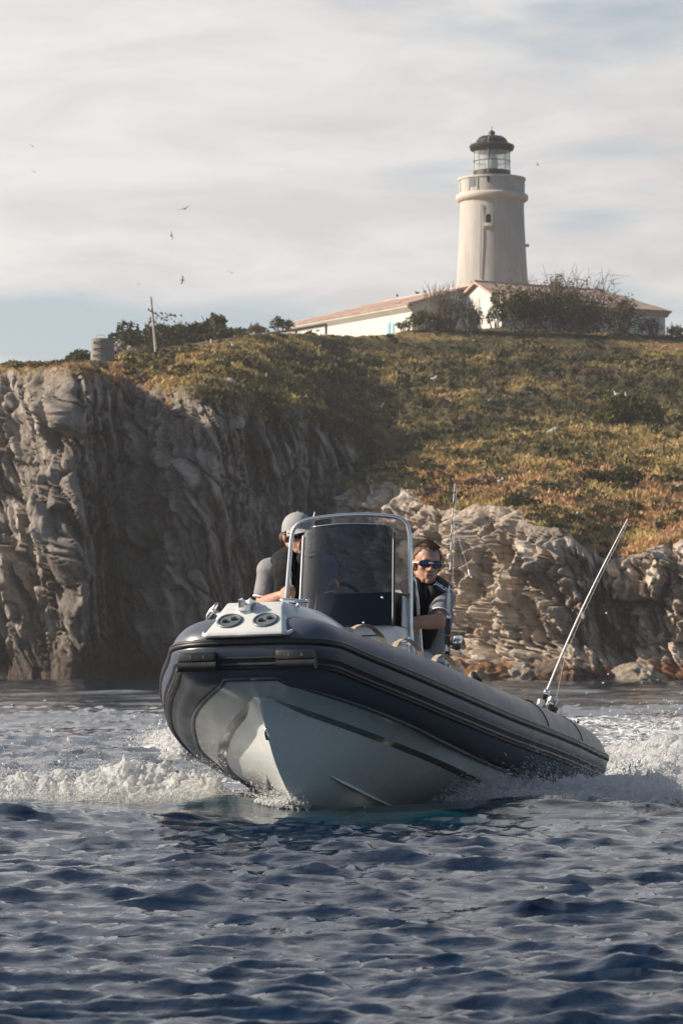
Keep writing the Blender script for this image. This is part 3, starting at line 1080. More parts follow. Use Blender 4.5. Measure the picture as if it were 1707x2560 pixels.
def bush(loc, rad, n, size, label, seed, cols, cat='bush', group=None, twigs=0, twig_h=0.0, lift=0.35, name='bush', clumps=14, m='leaf_olive'):
    e = empty(name, tuple(loc), label, cat, group)
    V, c = leaf_cloud((0, 0, rad[2] * lift), rad, n, size, clumps, seed, cols=cols)
    V[:, 2] = np.maximum(V[:, 2], -0.2)
    cloud_obj('foliage', V, c, M[m], e)
    r = np.random.default_rng(seed + 99)
    mb = MB()
    for k in range(max(5, twigs)):
        a = r.uniform(0, 2 * PI)
        q = r.uniform(0.1, 0.9)
        p0 = np.array([math.cos(a) * rad[0] * q * 0.5, math.sin(a) * rad[1] * q * 0.5, -0.15])
        tip = np.array([math.cos(a) * rad[0] * q, math.sin(a) * rad[1] * q, rad[2] * r.uniform(0.6, 1.1) + (twig_h * r.uniform(0.2, 1.0) if twigs else 0)])
        m_ = lerp(p0, tip, 0.5) + r.normal(0, 0.12, 3) * rad
        th = 0.035 if twigs else 0.05
        mb.tube([p0, m_, tip], [th, th * 0.7, th * 0.25], 4, cap=False)
        if twigs:
            for j in range(4):
                s0 = lerp(m_, tip, r.uniform(0.0, 0.8))
                s1 = s0 + r.normal(0, 0.22, 3) * np.array([rad[0], rad[1], rad[2]]) * 0.5 + [0, 0, 0.35 * r.random()]
                mb.tube([s0, s1], [th * 0.5, th * 0.2], 3, cap=False)
    mb.build('stems', M['twig' if twigs else 'bark'], e, kind='stuff')
    return e


def tree(loc, h, cr, label, seed, cols, group, flat=False, n=1500, size=0.30, lift=0.62):
    e = empty('pine_tree', tuple(loc), label, 'tree', group)
    r = np.random.default_rng(seed)
    mb = MB()
    top = np.array([r.normal(0, 0.1), r.normal(0, 0.1), h * 0.75])
    mb.tube([(0, 0, -0.4), (0.05, 0, h * 0.35), top], [0.16, 0.12, 0.05], 7)
    for k in range(6):
        a = r.uniform(0, 2 * PI)
        s = lerp(np.array([0.05, 0, h * 0.3]), top, r.uniform(0.1, 0.9))
        mb.tube([s, s + np.array([math.cos(a) * cr * 0.7, math.sin(a) * cr * 0.7, h * 0.18])], [0.06, 0.02], 5)
    mb.build('trunk', M['bark'], e)
    V, c = leaf_cloud((0, 0, h * lift), (cr, cr, h * (1 - lift) * 0.92), n, size, 18, seed, flat=0.75, cols=cols)
    cloud_obj('crown', V, c, M['leaf_dark'], e)
    return e


PINE = ((0.030, 0.042, 0.016), (0.070, 0.078, 0.026))
MACQ = ((0.036, 0.046, 0.016), (0.085, 0.092, 0.028))
OLV = ((0.060, 0.066, 0.018), (0.150, 0.140, 0.035))
DRYB = ((0.105, 0.092, 0.055), (0.20, 0.170, 0.095))
GT = 'pine trees behind the hilltop'
# group of pines beyond the brow (u, top v, Y, half width px, label)
tl = [(523, 783, 232, 30, 'tallest dark pine of the hilltop clump, with a round crown'),
      (580, 812, 230, 20, 'small rounded pine at the right end of the hilltop clump'),
      (490, 812, 233, 26, 'mid green pine just left of the tallest pine'),
      (450, 812, 234, 26, 'broad low pine right of the leaning white pole'),
      (408, 815, 236, 24, 'dark pine directly behind the leaning white pole'),
      (602, 822, 229, 10, 'slim pointed pine at the far right of the clump'),
      (545, 838, 224, 34, 'low wide pine spreading in front of the tallest pine'),
      (372, 832, 237, 18, 'small olive pine left of the leaning white pole')]
for i, (u, vt, Y, hw, lab) in enumerate(tl):
    px = Y / FPX
    base = w_at(u, 905, Y)
    topz = w_at(u, vt, Y)[2]
    h = (topz - base[2]) * 1.08
    tree(base, h, hw * px * 2.1, lab, 40 + i, PINE if i != 3 else MACQ, GT, n=3200, size=0.36, lift=0.52)
for i, (u, v, Y, rx, rz, lab) in enumerate([
        (335, 868, 226, 1.3, 1.5, 'olive scrub bush left of the hilltop pines'),
        (310, 876, 226, 1.0, 1.2, 'small scrub bush beside the pale rocks by the water tank'),
        (430, 858, 222, 2.0, 1.5, 'grey green bush low behind the leaning white pole'),
        (520, 856, 222, 2.2, 1.2, 'rounded bush under the tallest pine'),
        (205, 905, 190, 0.7, 0.75, 'little dark bush left of the grey water tank')]):
    p = w_at(u, v, Y); p[2] -= 0.3
    bush(p, (rx * 1.6, 1.2, rz * 1.15), 1300, 0.28, lab, 140 + i, MACQ, group='scrub bushes by the hilltop pines')
p = w_at(640, 832, 214); bush(p, (0.8, .7, .5), 350, 0.2, 'thin scrub bush behind the pipe on the skyline', 160, DRYB, twigs=8, twig_h=.4)
p = w_at(702, 820, 222); bush(p, (0.9, .8, .8), 500, 0.2, 'dark bush at the left end of the keeper house', 161, PINE)

# bushes on the headland and on the slope
def land_bush(u, v, grid, rad, n, size, label, seed, cols, **kw):
    p = on_land_uv(u, v, grid)
    return bush(p - [0, 0, 0.15], rad, n, size, label, seed, cols, **kw)


land_bush(1515, 1213, HEAD_G, (2.1, 1.3, 1.1), 6500, 0.17, 'dark domed bush alone on the orange headland grass', 201, ((0.03, 0.036, 0.014), (0.075, 0.075, 0.026)), lift=0.2)
land_bush(1300, 1262, HEAD_G, (1.25, 0.9, 0.75), 1300, 0.15, 'dark green bush at the top of the rugged pale rocks', 202, ((0.03, 0.036, 0.014), (0.08, 0.08, 0.026)), lift=0.2)
land_bush(1340, 1280, HEAD_G, (0.7, 0.6, 0.45), 600, 0.14, 'small dark bush right of the green bush above the pale rocks', 208, ((0.03, 0.036, 0.014), (0.07, 0.07, 0.026)), lift=0.2)
land_bush(1570, 1066, HEAD_G, (2.6, 1.5, 1.7), 9500, 0.19, 'large green bush with gulls on its crest at the right slope', 203, ((0.06, 0.066, 0.02), (0.17, 0.155, 0.045)), lift=0.3, clumps=34)
land_bush(1420, 1128, HEAD_G, (0.9, 0.7, 0.5), 700, 0.14, 'low olive bush between the two large headland bushes', 204, OLV, lift=0.2)

# ================================================================== LIGHTHOUSE
TY = 240.0
PXM = TY / FPX
tb = w_at(1231.3, 712, TY)
lh = empty('lighthouse', (tb[0], tb[1], tb[2]), 'tall cream lighthouse tower with black domed lantern above the keeper house', 'lighthouse')


def zz(v):
    return (712 - v) * PXM


def rr(px):
    return px * PXM


mb = MB()
prof = [(rr(93), -5.5), (rr(90), 0)]
for k in range(1, 13):
    f = k / 12
    prof.append((rr(90 - 10 * (1 - (1 - f) ** 1.35)), zz(709 - (709 - 503) * f)))
prof += [(rr(80), zz(500))]
mb.lathe(prof, 96)
mb.build('tower', M['plaster'], lh, smooth=True)
mb = MB()
mb.lathe([(rr(79), zz(503)), (rr(84), zz(500)), (rr(90), zz(496)), (rr(91), zz(489)), (rr(90), zz(484)), (rr(84), zz(481)), (rr(78), zz(480.5))], 96)
mb.build('cornice', M['stone'], lh, smooth=True)
mb = MB()
mb.lathe([(rr(82.5), zz(482)), (rr(82.5), zz(447)), (rr(76), zz(447)), (rr(76), zz(470))], 96)
o = mb.build('parapet', M['plaster'], lh, smooth=True)
shade_auto(o.data)
mb = MB()
mb.lathe([(rr(82), zz(447.5)), (rr(85), zz(446)), (rr(85), zz(441)), (rr(74), zz(441)), (rr(74), zz(447))], 96)
o = mb.build('coping', M['stone'], lh, smooth=True); shade_auto(o.data)
# door-like opening in the parapet with a pale grating, seen at the left
def on_ring(r, ang):
    """ang measured from the direction facing the sea, positive to the right"""
    return np.array([r * math.sin(ang), -r * math.cos(ang), 0])


def ring_panel(mb, r0, r1, a0, a1, z0, z1, n=6):
    V, F = [], []
    for k in range(n + 1):
        a = a0 + (a1 - a0) * k / n
        for r, z in ((r0, z0), (r1, z0), (r1, z1), (r0, z1)):
            q = on_ring(r, a); V.append((q[0], q[1], z))
    for k in range(n):
        b = k * 4; c = b + 4
        for i in range(4):
            j = (i + 1) % 4
            F.append((b + i, b + j, c + j, c + i))
    F.append((0, 3, 2, 1)); F.append((n * 4, n * 4 + 1, n * 4 + 2, n * 4 + 3))
    mb.add(V, F)


mb = MB(); ring_panel(mb, rr(82.6), rr(83.6), -0.80, -0.52, zz(470), zz(448)); mb.build('gallery_opening', M['hatch'], lh)
for a in (-0.815, -0.50, -1.30):
    mb = MB(); ring_panel(mb, rr(82.6), rr(84.4), a - 0.014, a + 0.014, zz(478), zz(447.5), 2); mb.build('opening_post', M['stone'], lh)
mb = MB()
for a in (-0.72, -0.62):
    ring_panel(mb, rr(83.6), rr(84.2), a - 0.008, a + 0.008, zz(469), zz(449), 1)
mb.build('grating_bar', M['iron'], lh)
mb = MB(); q = on_ring(rr(83), -0.16); mb.box((q[0], q[1], zz(452)), (0.18, 0.12, 0.28)); mb.box((q[0], q[1], zz(458)), (0.12, 0.10, 0.22))
mb.build('signal_lamp', M['iron'], lh)
# window with its ledge
ang = -0.15
rw = rr(82.2)
c0 = on_ring(rw, ang)
nrm = np.array([math.sin(ang), -math.cos(ang), 0]); tan = np.array([math.cos(ang), math.sin(ang), 0])


def arch(w, h, n=8):
    pts = [(-w / 2, 0), (w / 2, 0), (w / 2, h - w / 2)]
    for k in range(1, n):
        a = PI * k / n
        pts.append((w / 2 * math.cos(a), h - w / 2 + w / 2 * math.sin(a)))
    pts.append((-w / 2, h - w / 2))
    return pts


zwin = zz(564)
mb = MB()
mb.prism([c0 - nrm * 0.12 + tan * x + np.array([0, 0, zwin + y]) for x, y in arch(0.44, 0.70)], 0.14, nrm)
win = mb.build('window', M['navy'], lh)
mb = MB()
for x0, x1 in ((-0.30, -0.215), (0.215, 0.30)):
    mb.box(c0 + nrm * 0.0 + tan * (x0 + x1) / 2 + np.array([0, 0, zwin + 0.25]), (0.085, 0.12, 0.5), np.stack([tan, nrm, [0, 0, 1]], 1))
for k in range(8):
    a0, a1 = PI * k / 8, PI * (k + 1) / 8
    pts = [c0 - nrm * .06 + tan * (r * math.cos(a)) + np.array([0, 0, zwin + 0.48 + r * math.sin(a)]) for r, a in ((0.217, a0), (0.30, a0), (0.30, a1), (0.217, a1))]
    mb.prism(pts, 0.12, nrm)
mb.build('frame', M['stone'], win)
mb = MB()
for x in (-0.07, 0.07):
    mb.box(c0 + nrm * 0.03 + tan * x + np.array([0, 0, zwin + 0.3]), (0.02, 0.02, 0.6), np.stack([tan, nrm, [0, 0, 1]], 1))
mb.box(c0 + nrm * 0.03 + np.array([0, 0, zwin + 0.33]), (0.44, 0.02, 0.02), np.stack([tan, nrm, [0, 0, 1]], 1))
mb.build('mullion', M['iron'], win)
mb = MB()
Rw = np.stack([tan, nrm, [0, 0, 1]], 1)
mb.box(c0 + nrm * 0.12 + np.array([0, 0, zwin - 0.22]), (0.80, 0.34, 0.10), Rw)
mb.box(c0 + nrm * 0.08 + np.array([0, 0, zwin - 0.33]), (0.60, 0.24, 0.12), Rw)
mb.box(c0 + nrm * 0.06 + np.array([0, 0, zwin - 0.08]), (0.64, 0.16, 0.17), Rw)
mb.build('window_ledge', M['stone'], lh, bevel=0.02)
# cable pipe down the tower
mb = MB()
pp = []
for k in range(14):
    f = k / 13
    v = 482 + (703 - 482) * f
    r = rr(80 + 10 * max(0, (v - 503) / 206) ** 1.0) + 0.07
    if v < 503: r = rr(83) + .1
    q = on_ring(r, math.asin(-33 / 90.0))
    pp.append((q[0], q[1], zz(v)))
mb.tube(pp[2:], 0.035, 6)
mb.build('cable_pipe', M['grey_conc'], lh)
mb = MB(); q = on_ring(rr(87), 1.45); mb.box((q[0], q[1], zz(611)), (0.35, 0.3, 0.2)); mb.build('drain_spout', M['stone'], lh, bevel=0.03)
# lantern
mb = MB()
mb.lathe([(rr(47), zz(445)), (rr(48), zz(434)), (rr(47), zz(434)), (rr(47), zz(422)), (rr(44), zz(421.5)), (0.02, zz(421.5))], 32)
o = mb.build('lantern_base', M['iron'], lh, smooth=True); shade_auto(o.data)
mb = MB()
npn = 12
for k in range(npn):
    a = 2 * PI * (k + 0.5) / npn
    q = on_ring(rr(46), a)
    mb.tube([(q[0], q[1], zz(423)), (q[0], q[1], zz(371))], 0.018, 6)
for v in (398, 423, 372):
    mb.lathe([(rr(45.2), zz(v) - 0.025), (rr(47), zz(v) - 0.025), (rr(47), zz(v) + 0.025), (rr(45.2), zz(v) + 0.025), (rr(45.2), zz(v) - 0.025)], 56)
lan = mb.build('lantern_frame', M['iron'], lh)
for k in range(npn):
    for v0, v1 in ((422, 399), (397, 373)):
        mb = MB()
        a0 = 2 * PI * (k - 0.46) / npn; a1 = 2 * PI * (k + 0.46) / npn
        ring_panel(mb, rr(45.6), rr(46), a0, a1, zz(v0), zz(v1), 2)
        mb.build('pane', M['pane'], lan)
mb = MB()
mb.lathe([(0.02, zz(421)), (rr(11), zz(421)), (rr(13), zz(412)), (rr(15), zz(403)), (rr(15), zz(396)), (rr(13), zz(388)), (rr(9), zz(381)), (0.02, zz(380))], 24)
mb.build('light_lens', M['fresnel'], lh, smooth=True)
mb = MB()
mb.lathe([(rr(46), zz(373)), (rr(50), zz(371)), (rr(54), zz(369)), (rr(57), zz(359)), (rr(55), zz(357)), (rr(44), zz(356)), (rr(40), zz(352)), (rr(37), zz(345)), (rr(32), zz(338.5)), (rr(24), zz(334)), (rr(12), zz(331.5)), (0.02, zz(331))], 48)
o = mb.build('dome', M['iron'], lh, smooth=True); shade_auto(o.data, 50)
mb = MB()
for a in np.linspace(0, 2 * PI, 14, endpoint=False):
    q = on_ring(1, a)
    mb.tube([q * rr(r) + [0, 0, zz(v)] for r, v in ((55, 356), (40.5, 351), (37.4, 344.5), (32.3, 338), (24, 333.4))], 0.02, 4)
mb.lathe([(rr(36), zz(343)), (rr(38.5), zz(344)), (rr(38.5), zz(346)), (rr(36), zz(346))], 40)
mb.build('dome_rib', M['iron'], lh)
mb = MB()
mb.lathe([(rr(9), zz(334)), (rr(9), zz(331)), (rr(6.5), zz(329.5)), (rr(8.5), zz(326)), (rr(8.2), zz(323)), (rr(5), zz(320)), (0.02, zz(318))], 20)
mb.build('vent_ball', M['iron'], lh, smooth=True)
mb = MB(); mb.tube([(0, 0, zz(320)), (0, 0, zz(307))], 0.025, 5); mb.build('lightning_rod', M['iron'], lh)
mb = MB(); q = on_ring(rr(47), -0.25)
mb.tube([(q[0], q[1] - 0.1, zz(432)), (q[0], q[1] - 0.1, zz(350)), (q[0] * .8, q[1] * .8, zz(340))], 0.05, 6)
mb.build('mast_pipe', M['grey_conc'], lh)

# ================================================================== KEEPER HOUSE
hs = empty('keeper_house', (0, 0, 0), 'long white keeper house with low terracotta roofs at the foot of the lighthouse', 'house')
dA = np.array([-0.51, 0.86, 0]); dA /= np.linalg.norm(dA)       # along wing A, to the back left
dB = np.array([0.86, 0.51, 0]); dB /= np.linalg.norm(dB)        # along wing B, to the back right
UPV = np.array([0, 0, 1.0])


def roof_slab(name, quad, th=0.16, over=None):
    """quad: eave0, eave1, ridge1, ridge0 ; a thick tiled slab with tile coordinates"""
    q = [np.array(p, float) for p in quad]
    eu = (q[1] - q[0]) / np.linalg.norm(q[1] - q[0])
    ev = np.cross(np.cross(eu, q[3] - q[0]), eu); ev /= np.linalg.norm(ev)
    n = np.cross(eu, ev)
    if n[2] < 0: n = -n
    nu, nv = 24, 8
    V, T_ = [], []
    for lay in (0, 1):
        for j in range(nv + 1):
            for i in range(nu + 1):
                a = lerp(q[0], q[1], i / nu); b = lerp(q[3], q[2], i / nu)
                p = lerp(a, b, j / nv) + n * (0 if lay == 0 else th)
                p = p + UPV * 0.03 * noise3(np.array([p * 0.7]))[0]
                V.append(p); T_.append(((p - q[0]) @ eu, (p - q[0]) @ ev, 0))
    F = []
    o_ = (nu + 1) * (nv + 1)
    for j in range(nv):
        for i in range(nu):
            a = j * (nu + 1) + i
            F.append((a, a + nu + 1, a + nu + 2, a + 1))
            F.append((o_ + a, o_ + a + 1, o_ + a + nu + 2, o_ + a + nu + 1))
    for i in range(nu):
        F.append((i, i + 1, o_ + i + 1, o_ + i))
        a = nv * (nu + 1) + i
        F.append((a + 1, a, o_ + a, o_ + a + 1))
    for j in range(nv):
        a = j * (nu + 1)
        F.append((a + nu + 1, a, o_ + a, o_ + a + nu + 1))
        a += nu
        F.append((a, a + nu + 1, o_ + a + nu + 1, o_ + a))
    me = new_mesh(name, V, F, smooth=False)
    att = me.attributes.new('tile', 'FLOAT_VECTOR', 'POINT')
    att.data.foreach_set('vector', np.array(T_, np.float32).ravel())
    return obj(name, me, M['tiles'], hs)


# wing A
P0 = w_at(1030, 757, 226.0)
zE = P0[2]
apA = P0 + dB * 4.75; apA[2] = w_at(1172, 718, apA[1])[2]
LA = 17.5
F0 = P0 + dA * LA
rF = apA + dA * (LA - 6.0)
E1 = P0 + dB * 9.5
up = UPV * 0.0
ov = -dB * 0.45 - UPV * 0.12
roof_slab('roof', [P0 + ov - dA * 0.35, F0 + ov + dA * 0.35, rF + UPV * .02, apA - dA * 0.35 + UPV * .02])
roof_slab('roof', [F0 + ov + dA * 0.35, F0 + dB * 9.5 - ov * [1, 1, -1] + dA * 0.35, rF + UPV * .02, rF + dB * 0.05 + UPV * .02])
roof_slab('roof', [E1 + dA * LA - ov * [1, 1, -1], E1 - ov * [1, 1, -1] - dA * .35, apA - dA * .35 + UPV * .01, rF + UPV * .01])
mb = MB()
zb = zE - 4.2
wA = [P0, F0, F0 + dB * 9.5, P0 + dB * 9.5]
for i in range(4):
    a, b = wA[i], wA[(i + 1) % 4]
    mb.add([a * [1, 1, 0] + UPV * zb, b * [1, 1, 0] + UPV * zb, b * [1, 1, 0] + UPV * (zE - .02), a * [1, 1, 0] + UPV * (zE - .02)], [(0, 1, 2, 3)])
mb.add([P0 - UPV * .02, P0 + dB * 9.5 - UPV * .02, apA - UPV * .05], [(0, 1, 2)])
mb.build('wall', M['whitewash'], hs)
mb = MB()   # eave cornice of wing A
nA = -dB
mb.prism([P0 + nA * 0.004 - UPV * .55 - dA * .02, P0 + nA * 0.16 - UPV * .42 - dA * .02, P0 + nA * 0.40 - UPV * .22 - dA * .02, P0 + nA * 0.42 - UPV * .135 - dA * .02, P0 + nA * .004 - UPV * .11 - dA * .02], LA + .1, dA)
mb.build('cornice', M['whitewash'], hs)
# blue arched shutter door in wing A's long wall
t_d = 3.2
pdoor = P0 + dA * t_d
pdoor = w_at(992, 815, 226.0 + 2.75)
k = (np.array([pdoor[0] - P0[0], pdoor[1] - P0[1]]) @ dA[:2])
cdoor = P0 + dA * k; cdoor[2] = w_at(992, 838, cdoor[1])[2]
mb = MB()
mb.prism([cdoor + nA * 0.01 + dA * x + UPV * (y) for x, y in arch(1.05, 1.05, 10)], 0.05, nA)
dr = mb.build('door', M['blue'], hs)
mb = MB()
for x in (-0.26, 0.26):
    for y in (0.05, 0.33, 0.61):
        mb.box(cdoor + nA * 0.07 + dA * x + UPV * (y + 0.11), (0.40, 0.02, 0.20), np.stack([dA, nA, UPV], 1))
mb.build('door_panel', M['blue'], dr)
mb = MB(); mb.box(cdoor + nA * 0.075 + UPV * .5, (0.03, 0.03, 1.0), np.stack([dA, nA, UPV], 1)); mb.build('door_gap', M['navy'], dr)
# wing B
aB = w_at(1194, 706, 226.6)
qdir = np.array([0.51, -0.86, 0]); qdir /= np.linalg.norm(qdir)
Q0 = aB + qdir * 3.1; Q0[2] = w_at(1249, 749, Q0[1])[2]
LB = 14.2
Q1 = Q0 + dB * LB
rB1 = aB + dB * (LB - 3.2)
zQ = Q0[2]
ovB = qdir * 0.35 - UPV * 0.10
roof_slab('roof', [Q0 + ovB - dB * .3, Q1 + ovB + dB * .3, rB1, aB - dB * .3])
roof_slab('roof', [Q1 + ovB + dB * .3, Q1 - qdir * 6.2 - ovB * [1, 1, -1] + dB * .3, rB1 - qdir * .05, rB1])
roof_slab('roof', [Q1 - qdir * 6.2 - ovB * [1, 1, -1], Q0 - qdir * 6.2 - ovB * [1, 1, -1] - dB * .3, aB - dB * .3 - UPV * .01, rB1 - UPV * .01])
mb = MB()
wB = [Q0, Q1, Q1 - qdir * 6.2, Q0 - qdir * 6.2]
for i in range(4):
    a, b = wB[i], wB[(i + 1) % 4]
    mb.add([a * [1, 1, 0] + UPV * (zQ - 4), b * [1, 1, 0] + UPV * (zQ - 4), b * [1, 1, 0] + UPV * (zQ - .03), a * [1, 1, 0] + UPV * (zQ - .03)], [(0, 1, 2, 3)])
mb.add([Q0 - UPV * .03, Q0 - qdir * 6.2 - UPV * .03, aB - UPV * .06], [(0, 1, 2)])
mb.build('wall', M['whitewash'], hs)
mb = MB()
mb.prism([Q0 + qdir * 0.004 - UPV * .40, Q0 + qdir * 0.12 - UPV * .30, Q0 + qdir * 0.30 - UPV * .14, Q0 + qdir * 0.31 - UPV * .105, Q0 + qdir * .004 - UPV * .09], LB + .2, dB)
mb.build('cornice', M['stone'], hs)
# ridge tiles
mb = MB()
for a, b in ((apA - dA * .3, rF), (aB - dB * .3, rB1), (rF, F0 + ov + dA * .35)):
    mb.tube([a + UPV * .15, lerp(a, b, .5) + UPV * .15, b + UPV * .15], 0.11, 6)
mb.build('ridge_tiles', M['tiles'], hs)

# bushes hiding the house
LBU = 'scrub bushes in front of the keeper house'
def slope_bush(u, v, Y, rad, n, size, label, seed, cols, **kw):
    p = w_at(u, v, Y)
    return bush(p, rad, n, size, label, seed, cols, group=LBU, **kw)
slope_bush(1410, 822, 221.5, (4.6, 1.4, 2.9), 4600, 0.20, 'broad leafless brown scrub thicket right of the tower, twigs above', 301, DRYB, twigs=90, twig_h=1.5, clumps=26, m='leaf_dry', lift=0.28)
slope_bush(1300, 815, 220.8, (2.1, 1.2, 2.3), 2100, 0.20, 'olive green bush below the right edge of the tower', 302, OLV, lift=0.4)
slope_bush(1395, 770, 223.5, (0.9, 0.7, 1.8), 800, 0.19, 'green leafy treetop poking out of the brown thicket', 303, OLV, lift=0.5)
slope_bush(1240, 812, 221, (0.8, .8, 1.6), 600, 0.19, 'narrow olive bush before the white gable', 304, OLV, lift=0.5)
slope_bush(1110, 815, 221, (1.9, 1.1, 2.1), 420, 0.16, 'bare grey twiggy bush before the shaded gable wall', 305, DRYB, twigs=75, twig_h=1.2, m='leaf_dry', clumps=18, lift=0.35)
slope_bush(1060, 818, 220.5, (1.3, 1.0, 1.1), 900, 0.19, 'low green bush right of the pale blue door', 306, OLV, lift=0.4)
slope_bush(1180, 818, 220.5, (1.0, 0.9, 1.5), 500, 0.18, 'mixed green and bare bush in the middle of the gable', 307, OLV, twigs=24, twig_h=.7, lift=0.4)
slope_bush(1555, 826, 223, (1.6, 1.0, 2.1), 1000, 0.19, 'dark brown scrub at the right end of the house', 308, DRYB, twigs=30, twig_h=.7, m='leaf_dry', lift=0.35)
slope_bush(1480, 826, 222, (1.9, 1.0, 1.7), 1200, 0.19, 'dense shaded scrub under the right house eave', 309, DRYB, twigs=30, twig_h=.7, m='leaf_dry', lift=0.35)
slope_bush(1635, 834, 223, (1.0, .8, .9), 420, 0.17, 'grey scrub just past the right end of the house', 310, DRYB, twigs=20, twig_h=.4, m='leaf_dry', lift=.35)
slope_bush(1690, 838, 223, (0.9, .8, .6), 360, 0.17, 'last low scrub bush on the right skyline', 311, DRYB, twigs=14, twig_h=.3, m='leaf_dry', lift=.35)
slope_bush(1010, 822, 221, (0.8, .7, .55), 300, 0.17, 'tiny bush at the foot of the pale blue door', 312, OLV, lift=0.4)

# ================================================================== HILLTOP THINGS
# water tank
tk = w_at(255, 912, 176.0)
tank = empty('water_tank', (tk[0], tk[1], tk[2] - 0.25), 'grey concrete cylinder tank with rung ladder on the cliff brow', 'water tank')
rt = 30 * 176 / FPX
ht = (912 - 846) * 176 / FPX + 0.25
mb = MB(); mb.lathe([(rt, -0.5), (rt, ht), (rt * .90, ht + 0.0), (rt * .88, ht - .08), (0.02, ht - .08)], 36); o = mb.build('body', M['grey_conc'], tank, smooth=True); shade_auto(o.data)
for k in range(4):
    mb = MB()
    z = 0.22 + k * (ht - 0.25) / 4 + .12
    pts = []
    for a in np.linspace(-0.75, 0.05, 7):
        e_ = 0.09 if -0.7 < a < 0.0 else 0.0
        q = on_ring(rt + e_, a)
        pts.append((q[0], q[1], z + (0.05 if e_ else 0)))
    mb.tube(pts, 0.028, 6)
    mb.build('ladder_rung', M['rubber'], tank)
mb = MB()
mb.tube([(-.35, -.2, ht - .1), (-.33, -.2, ht + .17), (-.27, -.2, ht + .22), (.05, -.2, ht + .22), (.12, -.2, ht + .17), (.14, -.2, ht - .1)], 0.016, 6)
mb.build('hand_rail', M['pole'], tank)
# leaning pole
pb = w_at(389, 880, 190.0); pt_ = w_at(375.5, 739, 190.0)
pl = empty('utility_pole', tuple(pb), 'thin leaning white utility pole with a small cross arm', 'utility pole')
mb = MB(); D = pt_ - pb; mb.tube([D * -0.08, D * 0.4, D], [0.095, 0.08, 0.055], 8); mb.build('pole_shaft', M['pole'], pl)
mb = MB(); c_ = D * 0.72; mb.tube([c_ + np.array([-.26, -.06, .17]), c_ + np.array([.26, -.06, -.13])], 0.04, 6)
for s in (-.22, .2):
    mb.tube([c_ + np.array([s, -.06, -s * .58]), c_ + np.array([s + .02, -.06, -s * .58 + .14])], 0.03, 6)
mb.build('cross_arm', M['bark'], pl)
mb = MB(); e_ = w_at(520, 815, 236.0) - pb; ws = [lerp(D * .98, e_, t) - np.array([0, 0, 0.9 * 4 * t * (1 - t)]) for t in np.linspace(0, 1, 14)]; mb.tube(ws, 0.006, 4); mb.build('wire', M['dark'], pl)
# painted pipe running up the brow
pts = [w_at(u, v, Y) for u, v, Y in ((398, 873, 190), (470, 862, 195), (540, 851, 199), (600, 841, 203), (660, 832, 207), (740, 822, 213), (815, 809, 218))]
pipe = empty('pipeline', tuple(pts[0]), 'rust and white painted pipe running along the brow up to the house', 'pipe')
o0 = np.array(pts[0])
for i in range(6):
    mb = MB(); mb.tube([np.array(pts[i]) - o0, np.array(pts[i + 1]) - o0 - (np.array(pts[i + 1]) - np.array(pts[i])) * 0.006], 0.075 if i < 5 else .09, 8); mb.build('pipe_length', M['rust'] if i < 4 else M['grey_conc'], pipe)
for i in range(1, 7):
    mb = MB(); p = np.array(pts[i]) - o0; mb.box(p + [0, 0, -.35], (0.16, 0.16, 0.65)); mb.build('pipe_support', M['grey_conc'], pipe)


def rock_obj(name, c, s, seed, material, label=None, cat=None, group=None, col=(0.36, 0.31, 0.26), sub=4, rot=0.0, sink=0.3):
    bm = bmesh.new()
    bmesh.ops.create_icosphere(bm, subdivisions=sub, radius=1.0)
    V = np.array([v.co[:] for v in bm.verts])
    n = fbm(V * 1.1 + seed * 7.7, 4) * 0.55 + fbm(V * 3.0 + seed * 3.3, 3, ridged=True) * 0.22
    V = V * (1 + n[:, None])
    ca, sa = math.cos(rot), math.sin(rot)
    V = V * np.array(s)
    V = np.stack([V[:, 0] * ca - V[:, 1] * sa, V[:, 0] * sa + V[:, 1] * ca, V[:, 2]], 1)
    for v, q in zip(bm.verts, V): v.co = q
    me = bpy.data.meshes.new(name)
    bm.to_mesh(me); bm.free()
    k = fbm(V * 2.0 / max(s) + seed, 3)
    attr(me, 'col', np.array(col) * (1 + 0.6 * k[:, None]), 'FLOAT_COLOR')
    o = obj(name, me, material, None, label, cat, group)
    o.location = tuple(np.array(c) - [0, 0, s[2] * sink])
    return o


for i, (u, v, s, lab) in enumerate([(298, 884, (0.55, .5, .75), 'pale rock right beside the grey water tank'), (325, 886, (0.8, .6, .65), 'pale broad rock between the water tank and the pole'), (352, 888, (.55, .5, .6), 'grey rock left of the foot of the leaning pole'), (374, 890, (.4, .4, .4), 'brown rock at the foot of the leaning pole')]):
    rock_obj('rock', w_at(u, v, 186), s, 10 + i, M['rock'], lab, 'rock', 'rocks by the water tank', col=(0.36, 0.31, 0.27) if i < 2 else (0.17, 0.14, 0.12), sink=0.1)
# boulders at the foot of the headland, washed by the sea
bl = [(1215, 1690, 1.1, .7, 'orange weed covered boulder at the headland foot near the stern rod'), (1300, 1692, .9, .6, 'low weedy boulder left of the leaning stern rod'),
      (1395, 1690, 1.2, .75, 'rounded boulder right of the leaning stern rod'), (1490, 1688, 1.0, .6, 'brown boulder where white surf breaks at the shore'), (1600, 1690, 1.3, .7, 'wide dark boulder near the right edge at the shoreline'),
      (1150, 1688, .8, .8, 'boulder at the shoreline just right of the vertical rod')]
for i, (u, v, sx, sz, lab) in enumerate(bl):
    p = w_at(u, v, 139.2 + 0.6 * math.sin(i * 3)); p[2] = 0.25
    rock_obj('boulder', p, (sx, sx * .8, sz), 30 + i, M['rock'], lab, 'boulder', 'boulders at the foot of the headland', col=((0.26, 0.13, 0.065), (0.40, 0.34, 0.27), (0.17, 0.12, 0.09))[i % 3], rot=i * 1.3)
